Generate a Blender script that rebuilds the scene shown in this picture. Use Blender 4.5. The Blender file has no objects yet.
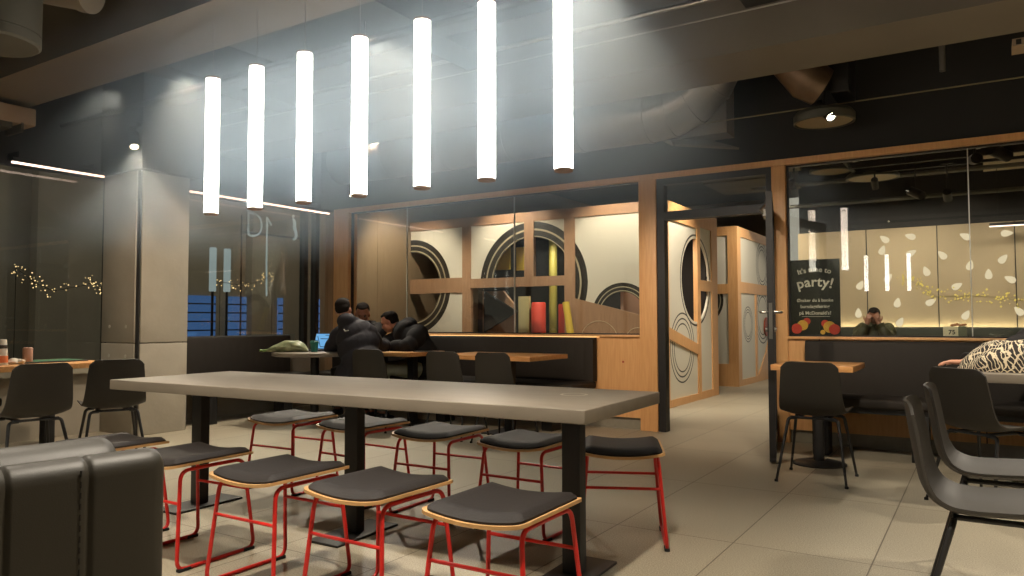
import bpy, bmesh, math, random
from mathutils import Vector, Matrix, Quaternion
random.seed(7)
PI = math.pi
sc = bpy.context.scene
C = sc.collection

# ------------------------------------------------------------------ camera
cam_data = bpy.data.cameras.new('camera')
cam = bpy.data.objects.new('camera', cam_data); C.objects.link(cam)
cam_data.sensor_width = 36.0
cam_data.lens = 744.6 / 1024 * 36.0
cam_data.clip_start = 0.02
YAW, PITCH, ROLL = math.radians(32.315), math.radians(2.51), math.radians(-0.108)
fwd = Vector((-math.sin(YAW)*math.cos(PITCH), math.cos(YAW)*math.cos(PITCH), math.sin(PITCH)))
rgt = Vector((math.cos(YAW), math.sin(YAW), 0)); up0 = rgt.cross(fwd)
r1 = rgt*math.cos(ROLL) + up0*math.sin(ROLL); u1 = up0*math.cos(ROLL) - rgt*math.sin(ROLL)
M = Matrix((r1, u1, -fwd)).transposed().to_4x4(); M.translation = Vector((0, 0, 1.07))
cam.matrix_world = M
sc.camera = cam

# ------------------------------------------------------------------ world, view, light levels
w = bpy.data.worlds.new('night'); sc.world = w; w.use_nodes = True
w.node_tree.nodes['Background'].inputs[0].default_value = (0.062, 0.058, 0.048, 1)
w.node_tree.nodes['Background'].inputs[1].default_value = 4.5
sc.view_settings.view_transform = 'Standard'; sc.view_settings.look = 'None'
sc.view_settings.gamma = 1.0; sc.view_settings.use_curve_mapping = False
sc.view_settings.exposure = 0.45
sc.cycles.use_denoising = True
sc.cycles.max_bounces = 8; sc.cycles.diffuse_bounces = 4; sc.cycles.glossy_bounces = 3
sc.cycles.transparent_max_bounces = 24; sc.cycles.volume_bounces = 0
sc.cycles.sample_clamp_indirect = 4.0
sc.cycles.caustics_reflective = False; sc.cycles.caustics_refractive = False

TUBE_EMIT = 9.0
SPOT_W = 26.0
GLARE_HAZE = 0.48
WARM = (1.0, 0.89, 0.73)

# ------------------------------------------------------------------ materials
def lin(c):
    return tuple((v/12.92 if v <= 0.04045 else ((v+0.055)/1.055)**2.4) for v in (x/255 for x in c))
MATS = {}
def mat(name, rgb, rough=0.5, metal=0.0, noise=0.0, nscale=8.0, bump=0.0, bscale=60.0, stretch=None, emit=None, estr=0.0, spec=None, rgb2=None, sheen=0):
    if name in MATS: return MATS[name]
    m = bpy.data.materials.new(name); m.use_nodes = True
    nt = m.node_tree; b = nt.nodes['Principled BSDF']
    c = (*lin(rgb), 1)
    b.inputs['Base Color'].default_value = c
    b.inputs['Roughness'].default_value = rough; b.inputs['Metallic'].default_value = metal
    if spec is not None: b.inputs['Specular IOR Level'].default_value = spec
    if emit:
        b.inputs['Emission Color'].default_value = (*lin(emit), 1); b.inputs['Emission Strength'].default_value = estr
    if noise or bump:
        tc = nt.nodes.new('ShaderNodeTexCoord'); mp = nt.nodes.new('ShaderNodeMapping')
        nt.links.new(tc.outputs['Object'], mp.inputs[0])
        if stretch: mp.inputs['Scale'].default_value = stretch
    if noise:
        n = nt.nodes.new('ShaderNodeTexNoise'); n.inputs['Scale'].default_value = nscale; n.inputs['Detail'].default_value = 6
        nt.links.new(mp.outputs[0], n.inputs['Vector'])
        r = nt.nodes.new('ShaderNodeValToRGB')
        c2 = lin(rgb2) if rgb2 else tuple(v*(1-noise) for v in c[:3])
        r.color_ramp.elements[0].position = .3; r.color_ramp.elements[1].position = .7
        r.color_ramp.elements[0].color = (*c2, 1); r.color_ramp.elements[1].color = c
        nt.links.new(n.outputs['Fac'], r.inputs[0]); nt.links.new(r.outputs[0], b.inputs['Base Color'])
    if bump:
        n2 = nt.nodes.new('ShaderNodeTexNoise'); n2.inputs['Scale'].default_value = bscale; n2.inputs['Detail'].default_value = 3
        nt.links.new(mp.outputs[0], n2.inputs['Vector'])
        bp = nt.nodes.new('ShaderNodeBump'); bp.inputs['Strength'].default_value = bump; bp.inputs['Distance'].default_value = 0.01
        nt.links.new(n2.outputs['Fac'], bp.inputs['Height']); nt.links.new(bp.outputs[0], b.inputs['Normal'])
    MATS[name] = m
    return m

wood = mat('oak_veneer', (222, 172, 116), .42, noise=.16, nscale=6, stretch=(9, 9, .7), rgb2=(210, 156, 100))
wood_top = mat('oak_table_top', (214, 160, 100), .38, noise=.2, nscale=5, stretch=(1, 9, 9), rgb2=(188, 132, 78))
wood_brown = mat('brown_ply', (172, 136, 104), .5, noise=.2, nscale=5, stretch=(8, 8, .8), rgb2=(156, 120, 90))
ply = mat('plywood_edge', (205, 160, 105), .45, noise=.2, nscale=14, stretch=(1, 1, 12))
beige_wall = mat('beige_panel', (150, 128, 100), .6, noise=.1, nscale=4, stretch=(6, 6, .8))
white_panel = mat('cream_laminate', (196, 192, 172), .5)
dark_paint = mat('dark_paint', (34, 33, 31), .7, noise=.2, nscale=3)
ceil_paint = mat('ceiling_paint', (52, 50, 46), .8, noise=.2, nscale=2)
beam_paint = mat('grey_beam_paint', (120, 113, 101), .75, noise=.12, nscale=2)
concrete = mat('fair_faced_concrete', (158, 150, 134), .7, noise=.22, nscale=2.2, bump=.15, bscale=30)
concrete_beige = mat('beige_concrete_panel', (176, 158, 126), .7, noise=.14, nscale=1.2, bump=.1, bscale=40)
leather = mat('black_leather', (46, 42, 33), .5, bump=.06, bscale=420)
leather_dull = mat('dark_upholstery', (44, 39, 34), .65, spec=.25, bump=.1, bscale=90)
cushion = mat('charcoal_vinyl', (36, 31, 29), .6, spec=.3, bump=.12, bscale=120)
black_metal = mat('black_powder_coat', (24, 22, 21), .5)
black_plastic = mat('black_shell_plastic', (48, 44, 38), .6, spec=.35)
red_metal = mat('red_powder_coat', (196, 36, 30), .35)
grey_top = mat('grey_stone_laminate', (132, 122, 108), .42, noise=.14, nscale=7, stretch=(.6, 3, 3))
steel = mat('brushed_steel', (170, 168, 162), .3, metal=1)
galv = mat('galvanised_duct', (140, 138, 134), .34, metal=.75, noise=.25, nscale=5)
duct_grey = mat('painted_duct', (84, 82, 72), .55, metal=.2)
rubber = mat('black_rubber', (14, 14, 14), .8)
kick = mat('stone_plinth', (140, 134, 118), .6, noise=.15, nscale=20)
ring_face = mat('beige_diffuser_face', (150, 135, 105), .6)

def emissive(name, rgb, s):
    if name in MATS: return MATS[name]
    m = bpy.data.materials.new(name); m.use_nodes = True; nt = m.node_tree; nt.nodes.clear()
    o = nt.nodes.new('ShaderNodeOutputMaterial'); e = nt.nodes.new('ShaderNodeEmission')
    e.inputs[0].default_value = (*lin(rgb), 1); e.inputs[1].default_value = s
    nt.links.new(e.outputs[0], o.inputs[0]); MATS[name] = m; return m
tube_glow = emissive('tube_lamp_glow', (255, 250, 240), TUBE_EMIT)
strip_glow = emissive('strip_lamp_glow', (255, 226, 208), 2.6)
lens_glow = emissive('spot_lens_glow', (255, 244, 215), 9)
led_glow = emissive('led_line_glow', (255, 240, 200), 14.0)
leaf_glow = emissive('leaf_lamp_glow', (255, 236, 198), .66)
fairy_glow = emissive('fairy_bulb_glow', (255, 215, 150), 2.2)
reflected_yellow = emissive('reflected_yellow_glow', (255, 226, 120), .62)

def glass_mat(name, tint, base=.045):
    m = bpy.data.materials.new(name); m.use_nodes = True; nt = m.node_tree; nt.nodes.clear()
    N = nt.nodes.new; L = nt.links.new
    o = N('ShaderNodeOutputMaterial'); t = N('ShaderNodeBsdfTransparent'); g = N('ShaderNodeBsdfGlossy'); mx = N('ShaderNodeMixShader')
    t.inputs[0].default_value = (*tint, 1); g.inputs['Roughness'].default_value = 0.0; g.inputs[0].default_value = (1, 1, 1, 1)
    lw = N('ShaderNodeLayerWeight'); lw.inputs[0].default_value = .5
    p = N('ShaderNodeMath'); p.operation = 'POWER'; p.inputs[1].default_value = 5
    a = N('ShaderNodeMath'); a.operation = 'MULTIPLY_ADD'; a.inputs[1].default_value = 1-base; a.inputs[2].default_value = base
    L(lw.outputs['Facing'], p.inputs[0]); L(p.outputs[0], a.inputs[0]); L(a.outputs[0], mx.inputs[0])
    L(t.outputs[0], mx.inputs[1]); L(g.outputs[0], mx.inputs[2]); L(mx.outputs[0], o.inputs[0])
    MATS[name] = m; return m
glass = glass_mat('clear_glass', (.93, .94, .92))
glass_dark = glass_mat('night_window_glass', (.8, .82, .8), .05)

def floor_material():
    m = bpy.data.materials.new('terrazzo_tiles'); m.use_nodes = True; nt = m.node_tree; b = nt.nodes['Principled BSDF']
    N = nt.nodes.new; L = nt.links.new
    tc = N('ShaderNodeTexCoord'); mp = N('ShaderNodeMapping'); L(tc.outputs['Object'], mp.inputs[0])
    mp.inputs['Location'].default_value = (0.440+.605*20, -3.64+1.21*10, 0)
    br = N('ShaderNodeTexBrick'); br.offset = 0; br.squash = 1
    br.inputs['Scale'].default_value = 1; br.inputs['Brick Width'].default_value = .605; br.inputs['Row Height'].default_value = 1.21
    br.inputs['Mortar Size'].default_value = .0035; br.inputs['Mortar Smooth'].default_value = .3
    br.inputs['Color1'].default_value = (*lin((172, 162, 140)), 1); br.inputs['Color2'].default_value = (*lin((164, 154, 133)), 1)
    br.inputs['Mortar'].default_value = (*lin((96, 86, 68)), 1)
    L(mp.outputs[0], br.inputs['Vector'])
    n = N('ShaderNodeTexNoise'); n.inputs['Scale'].default_value = 170; n.inputs['Detail'].default_value = 2; L(tc.outputs['Object'], n.inputs['Vector'])
    r = N('ShaderNodeValToRGB'); r.color_ramp.elements[0].position = .35; r.color_ramp.elements[1].position = .65
    r.color_ramp.elements[0].color = (.58, .58, .58, 1); r.color_ramp.elements[1].color = (1.08, 1.08, 1.08, 1)
    L(n.outputs['Fac'], r.inputs[0])
    n2 = N('ShaderNodeTexNoise'); n2.inputs['Scale'].default_value = 1.3; n2.inputs['Detail'].default_value = 3; L(tc.outputs['Object'], n2.inputs['Vector'])
    mx = N('ShaderNodeMix'); mx.data_type = 'RGBA'; mx.blend_type = 'MULTIPLY'; mx.inputs[0].default_value = 1
    L(br.outputs['Color'], mx.inputs[6]); L(r.outputs[0], mx.inputs[7]); L(mx.outputs[2], b.inputs['Base Color'])
    mr = N('ShaderNodeMapRange'); mr.inputs[3].default_value = .34; mr.inputs[4].default_value = .5
    L(n2.outputs['Fac'], mr.inputs[0]); L(mr.outputs[0], b.inputs['Roughness'])
    bp = N('ShaderNodeBump'); bp.inputs['Strength'].default_value = .2; bp.inputs['Distance'].default_value = .004; bp.invert = True
    L(br.outputs['Fac'], bp.inputs['Height']); L(bp.outputs[0], b.inputs['Normal'])
    return m
floor_mat = floor_material()

def ring_material(name, cx, cz, R, axis='Y', style='band', centres=None):
    """cream laminate printed with concentric rings (world-fixed object coordinates, objects sit at the origin)"""
    m = bpy.data.materials.new(name); m.use_nodes = True; nt = m.node_tree; b = nt.nodes['Principled BSDF']
    N = nt.nodes.new; L = nt.links.new
    b.inputs['Roughness'].default_value = .5
    tc = N('ShaderNodeTexCoord'); sp = N('ShaderNodeSeparateXYZ'); L(tc.outputs['Object'], sp.inputs[0])
    def math_(op, a, bb=None, v=None):
        n = N('ShaderNodeMath'); n.operation = op; L(a, n.inputs[0])
        if bb is not None: L(bb, n.inputs[1])
        if v is not None: n.inputs[1].default_value = v
        return n.outputs[0]
    col = None
    cur = N('ShaderNodeRGB'); cur.outputs[0].default_value = (*lin((214, 208, 190)), 1); prev = cur.outputs[0]
    for (a_, z_, R_, st) in (centres or [(cx, cz, R, style)]):
        dx = math_('SUBTRACT', sp.outputs['X' if axis == 'Y' else 'Y'], v=a_); dz = math_('SUBTRACT', sp.outputs['Z'], v=z_)
        d = math_('SQRT', math_('ADD', math_('MULTIPLY', dx, dx), math_('MULTIPLY', dz, dz)))
        q = math_('DIVIDE', d, v=R_*1.1)
        rp = N('ShaderNodeValToRGB'); rp.color_ramp.interpolation = 'CONSTANT'; e = rp.color_ramp.elements
        dark = (*lin((48, 44, 38)), 1); lt = (*lin((205, 200, 182)), 1); base = (1, 1, 1, 1)
        if st == 'band': stops = [(0, dark), (.745/1.1, lt), (.775/1.1, dark), (.86/1.1, lt), (.89/1.1, dark), (1/1.1, base)]
        elif st == 'solid': stops = [(0, dark), (.74/1.1, lt), (.78/1.1, dark), (.86/1.1, lt), (.90/1.1, dark), (1/1.1, base)]
        else: stops = [(0, base), (.66/1.1, dark), (.70/1.1, base), (.80/1.1, dark), (.845/1.1, base), (.955/1.1, dark), (1/1.1, base)]
        e[0].position = stops[0][0]; e[0].color = stops[0][1]; e[1].position = stops[1][0]; e[1].color = stops[1][1]
        for pos, cc in stops[2:]:
            k = e.new(pos); k.color = cc
        L(q, rp.inputs[0])
        mx = N('ShaderNodeMix'); mx.data_type = 'RGBA'; mx.blend_type = 'MULTIPLY'; mx.inputs[0].default_value = 1
        L(prev, mx.inputs[6]); L(rp.outputs[0], mx.inputs[7]); prev = mx.outputs[2]
    L(prev, b.inputs['Base Color'])
    return m

# ------------------------------------------------------------------ mesh helpers
def BM(): return bmesh.new()
def box(bm, x0, x1, y0, y1, z0, z1, mtx=None, bev=0):
    r = bmesh.ops.create_cube(bm, size=1)
    vs = r['verts']
    for v in vs: v.co = Vector(((x0+x1)/2 + v.co.x*(x1-x0), (y0+y1)/2 + v.co.y*(y1-y0), (z0+z1)/2 + v.co.z*(z1-z0)))
    if bev:
        es = list({e for v in vs for e in v.link_edges})
        rr = bmesh.ops.bevel(bm, geom=es, offset=bev, segments=3, profile=.5, affect='EDGES')
        vs = list({v for f in rr['faces'] for v in f.verts} | {v for v in vs if v.is_valid})
    if mtx: 
        for v in vs: v.co = mtx @ v.co
    return vs
def frames(pts, ref=None):
    out = []
    n = len(pts); prev = None
    for i in range(n):
        if i == 0: d = pts[1]-pts[0]
        elif i == n-1: d = pts[-1]-pts[-2]
        else: d = (pts[i+1]-pts[i]).normalized() + (pts[i]-pts[i-1]).normalized()
        d = d.normalized()
        if prev is None:
            r = Vector(ref) if ref is not None else (Vector((0, 0, 1)) if abs(d.z) < .9 else Vector((1, 0, 0)))
            a = (r - d*r.dot(d)).normalized()
        else:
            a = (prev - d*prev.dot(d))
            a = a.normalized() if a.length > 1e-6 else d.orthogonal().normalized()
        prev = a
        out.append((a, d.cross(a)))
    return out
def loft(bm, pts, radii, seg=12, ref=None, caps=True):
    pts = [Vector(p) for p in pts]
    fr = frames(pts, ref); rings = []
    for p, (a, b), r in zip(pts, fr, radii):
        ra, rb = (r if isinstance(r, tuple) else (r, r))
        rings.append([bm.verts.new(p + a*ra*math.cos(2*PI*k/seg) + b*rb*math.sin(2*PI*k/seg)) for k in range(seg)])
    for i in range(len(rings)-1):
        for k in range(seg):
            bm.faces.new((rings[i][k], rings[i][(k+1) % seg], rings[i+1][(k+1) % seg], rings[i+1][k]))
    if caps:
        bm.faces.new(list(reversed(rings[0]))); bm.faces.new(rings[-1])
    return rings
def round_path(pts, r=.03, n=5):
    pts = [Vector(p) for p in pts]; out = [pts[0]]
    for i in range(1, len(pts)-1):
        a, b, c = pts[i-1], pts[i], pts[i+1]
        rr = min(r, (a-b).length*.45, (c-b).length*.45)
        p = b + (a-b).normalized()*rr; q = b + (c-b).normalized()*rr
        for k in range(n+1):
            t = k/n; out.append(p*(1-t)**2 + b*2*t*(1-t) + q*t*t)
    out.append(pts[-1]); return out
def tube(bm, pts, r, seg=8, rnd=0, caps=True):
    if rnd: pts = round_path(pts, rnd)
    return loft(bm, pts, [r]*len(pts), seg, caps=caps)
def cyl(bm, p0, p1, r0, r1=None, seg=24):
    return loft(bm, [p0, p1], [r0, r0 if r1 is None else r1], seg)
def lathe(bm, prof, cx=0, cy=0, seg=32):
    rings = []
    for r, z in prof:
        rings.append([bm.verts.new((cx + max(r, 1e-4)*math.cos(2*PI*k/seg), cy + max(r, 1e-4)*math.sin(2*PI*k/seg), z)) for k in range(seg)])
    for i in range(len(rings)-1):
        for k in range(seg):
            bm.faces.new((rings[i][k], rings[i][(k+1) % seg], rings[i+1][(k+1) % seg], rings[i+1][k]))
    bm.faces.new(list(reversed(rings[0]))); bm.faces.new(rings[-1])
def ellipsoid(bm, c, r, rot=None, seg=16):
    q = bmesh.ops.create_uvsphere(bm, u_segments=seg, v_segments=max(8, seg*2//3), radius=1)
    for v in q['verts']:
        p = Vector((v.co.x*r[0], v.co.y*r[1], v.co.z*r[2]))
        if rot: p = rot @ p
        v.co = p + Vector(c)
def prism(bm, poly, d, up=(0, 0, 1)):
    """poly: list of 3-D points, extruded by vector d"""
    a = [bm.verts.new(p) for p in poly]; b = [bm.verts.new(Vector(p)+Vector(d)) for p in poly]
    n = len(a)
    bm.faces.new(a); bm.faces.new(list(reversed(b)))
    for i in range(n): bm.faces.new((a[i], b[i], b[(i+1) % n], a[(i+1) % n]))
def obj(name, bm, m, parent=None, smooth=True, loc=None, rotz=0):
    bmesh.ops.recalc_face_normals(bm, faces=bm.faces)
    me = bpy.data.meshes.new(name); bm.to_mesh(me); bm.free()
    if smooth:
        me.polygons.foreach_set('use_smooth', [True]*len(me.polygons)); me.set_sharp_from_angle(angle=math.radians(38))
    o = bpy.data.objects.new(name, me); C.objects.link(o)
    for mm in (m if isinstance(m, (list, tuple)) else [m]): me.materials.append(mm)
    if parent: o.parent = parent
    if loc: o.location = loc
    if rotz: o.rotation_euler.z = rotz
    return o
def tag(o, label, cat, group=None, kind=None):
    o['label'] = label; o['category'] = cat
    if group: o['group'] = group
    if kind: o['kind'] = kind
    return o
def thing(name, label, cat, loc=(0, 0, 0), rotz=0, group=None):
    o = bpy.data.objects.new(name, None); C.objects.link(o); o.empty_display_size = .1
    o.location = loc; o.rotation_euler = (0, 0, rotz)
    return tag(o, label, cat, group)
def struct(name, bm, m, label=None, parent=None, smooth=True):
    o = obj(name, bm, m, parent, smooth)
    if parent is None:
        o['kind'] = 'structure'
        if label: o['label'] = label
    return o
def group_struct(name, label=None):
    o = bpy.data.objects.new(name, None); C.objects.link(o); o['kind'] = 'structure'
    if label: o['label'] = label
    return o
def dup(root, loc, rotz, label, group=None):
    r = root.copy(); C.objects.link(r); r.location = loc; r.rotation_euler = (0, 0, rotz); r['label'] = label
    if group: r['group'] = group
    for ch in list(root.children):
        c = ch.copy(); C.objects.link(c); c.parent = r
        for g in list(ch.children):
            d = g.copy(); C.objects.link(d); d.parent = c
    return r
def text_mesh(lines, name, m, parent=None, font_scale=1.0, extrude=.001):
    """lines: list of (string, size, centre x, baseline z, arc radius or None); laid in the XZ plane facing -Y, y=0"""
    bm = BM()
    for s, size, cx, z0, R in lines:
        cu = bpy.data.curves.new('t', 'FONT'); cu.size = size; cu.extrude = extrude; cu.resolution_u = 3
        adv = []
        def mesh_of(txt):
            cu.body = txt; cu.offset = size*.018
            o = bpy.data.objects.new('t', cu); C.objects.link(o)
            dg = bpy.context.evaluated_depsgraph_get(); dg.update()
            me = bpy.data.meshes.new_from_object(o.evaluated_get(dg)); bpy.data.objects.remove(o)
            return me
        if R is None:
            me = mesh_of(s); xs = [v.co.x for v in me.vertices]; off = cx - (min(xs)+max(xs))/2
            me.transform(Matrix(((1, 0, 0, off), (0, 0, 1, 0), (0, 1, 0, z0), (0, 0, 0, 1)))); bm.from_mesh(me)
            bpy.data.meshes.remove(me)
        else:
            full = mesh_of(s); xs = [v.co.x for v in full.vertices]; W = max(xs)-min(xs); x0 = min(xs); bpy.data.meshes.remove(full)
            for i, ch in enumerate(s):
                if ch == ' ': continue
                a = mesh_of(s[:i+1]); right = max(v.co.x for v in a.vertices); bpy.data.meshes.remove(a)
                g = mesh_of(ch); gx = [v.co.x for v in g.vertices]; gw = max(gx)-min(gx)
                mid = right - gw/2 - x0 - W/2; ang = mid/R
                g.transform(Matrix.Translation((-(min(gx)+max(gx))/2, 0, 0)))
                g.transform(Matrix(((1, 0, 0, 0), (0, 0, 1, 0), (0, 1, 0, 0), (0, 0, 0, 1))))
                g.transform(Matrix.Translation((cx + R*math.sin(ang), 0, z0 - R*(1-math.cos(ang)))) @ Matrix.Rotation(ang, 4, 'Y'))
                bm.from_mesh(g); bpy.data.meshes.remove(g)
        bpy.data.curves.remove(cu)
    return obj(name, bm, m, parent, smooth=False)

# ================================================================== THE SHELL
YP = 6.85          # front face of the glazed partition
XW = -7.3          # plane of the window wall
CZ = 3.62
def slab(name, x0, x1, y0, y1, z0, z1, m, label=None):
    b = BM(); box(b, x0, x1, y0, y1, z0, z1); return struct(name, b, m, label, smooth=False)
slab('floor', -7.5, 4.6, -8, 16.2, -.12, 0, floor_mat, 'pale speckled stone tile floor with thin dark joints')
slab('ceiling', -7.5, 4.6, -8, 16.2, CZ, CZ+.1, ceil_paint, 'dark painted ceiling behind beams and ducts')
slab('wall_right', 4.5, 4.6, -8, 16.2, 0, CZ, beige_wall)
slab('wall_rear', -7.5, 4.5, -8.1, -8, 0, CZ, concrete)
slab('wall_far', -2.5, 4.5, 12.6, 12.7, 0, 2.46, concrete_beige, 'beige concrete panel wall behind the far bench')
slab('wall_far_upper', -2.5, 4.5, 12.72, 12.8, 2.46, CZ, dark_paint)
slab('wall_playroom', XW-.12, -3.4, 16.1, 16.2, 0, CZ, beige_wall)
b = BM()   # seams of the far wall
for x in (-1.50, -.55, .4, 1.35, 2.3): box(b, x-.006, x+.006, 12.592, 12.605, .9, 2.46)
struct('trim_9', b, dark_paint, 'thin dark joints between beige wall panels', smooth=False)
# window wall (left)
slab('wall_left_parapet', XW-.14, XW-.0, -8, YP+.02, 0, .62, concrete, 'low concrete wall under the dark windows')
slab('wall_left_head', XW-.14, XW+.0, -8, YP+.02, 2.52, CZ, dark_paint, 'dark wall band above the windows')
b = BM(); box(b, XW-.1, XW, YP+.1, 8.9, 0, CZ); 
for y in (7.95, 7.0): box(b, XW-.002, XW+.004, y-.008, y+.008, 0, 2.6)
struct('wall_left_panelled', b, beige_wall, 'beige panelled wall inside the play area', smooth=False)
slab('wall_left_playroom', XW-.1, XW, 8.9, 16.2, 0, CZ, beige_wall)
# windows with dark frames
def window(n, y0, y1, z0, z1, mull, label):
    r = group_struct('window_%d' % n, label)
    b = BM()
    for y in [y0+.03, y1-.03] + mull: box(b, XW-.09, XW+.0, y-.03, y+.03, z0, z1)
    box(b, XW-.09, XW, y0+.06, y1-.06, z0, z0+.05); box(b, XW-.09, XW, y0+.06, y1-.06, z1-.05, z1)
    obj('frame', b, black_metal, r, False)
    b = BM(); box(b, XW-.055, XW-.043, y0+.04, y1-.04, z0+.03, z1-.03); obj('glass', b, glass_dark, r, False)
window(1, -8, 4.12, .62, 2.52, [-5.5, -3, -.6, 1.6], 'large dark night window left of the concrete pillar')
window(2, 4.53, 6.84, .62, 2.52, [6.62], 'dark night window between pillar and wooden post')
slab('windowsill', XW, XW+.09, -8, 4.0, .58, .63, kick, 'pale sill below the left window')
# pillar
b = BM()
box(b, -7.34, -6.69, 4.05, 4.54, 0, .86, bev=.006); box(b, -7.34, -6.69, 4.05, 4.54, .868, 2.5, bev=.006)
box(b, -7.30, -6.75, 4.02, 4.049, 0, .86, bev=.004); box(b, -7.30, -6.75, 4.02, 4.049, .868, 2.5, bev=.004)
box(b, -7.3, -6.75, 4.07, 4.52, .85, .88)
struct('pillar', b, concrete, 'grey concrete pillar with a joint line at bench height')
b = BM()
for z in (1.02, .74):
    for x in (-7.16, -6.88): 
        lathe_r = loft(b, [(x, 4.018, z), (x, 4.021, z)], [.017, .017], 14)
obj('anchor_marks', b, mat('filled_anchor_hole', (176, 170, 154), .7), bpy.data.objects['pillar'])
b = BM(); box(b, -6.75, -6.705, 4.035, 4.052, 0, 2.5); obj('corner_recess', b, dark_paint, bpy.data.objects['pillar'], False)
b = BM(); box(b, -7.34, -6.6, 3.98, 4.6, 2.5, CZ); struct('trim_8', b, dark_paint, 'dark boxing above the pillar', smooth=False)

# ceiling beams
b = BM(); box(b, -7.3, 4.5, 2.69, 3.2, 2.95, CZ); struct('ceiling_beam', b, beam_paint, 'pale grey beam above the row of tube lamps', smooth=False)
b = BM(); box(b, -7.3, 4.5, 5.2, 5.83, 2.95, CZ); struct('ceiling_beam', b, beam_paint, 'grey beam just before the glazed partition', smooth=False)
b = BM(); box(b, -7.3, 4.5, -1.9, -1.3, 2.95, CZ); struct('ceiling_beam', b, beam_paint, 'grey beam behind the viewer', smooth=False)
b = BM()
for x in (-6.0, -3.6, -1.2, 1.2): box(b, x-.15, x+.15, 3.2, 5.2, 3.25, CZ)
for x in (-6.0, -3.6, -1.2, 1.2): box(b, x-.15, x+.15, -1.3, 2.69, 3.4, CZ)
struct('ceiling_joists', b, ceil_paint, 'dark cross joists between the beams', smooth=False)

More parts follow.
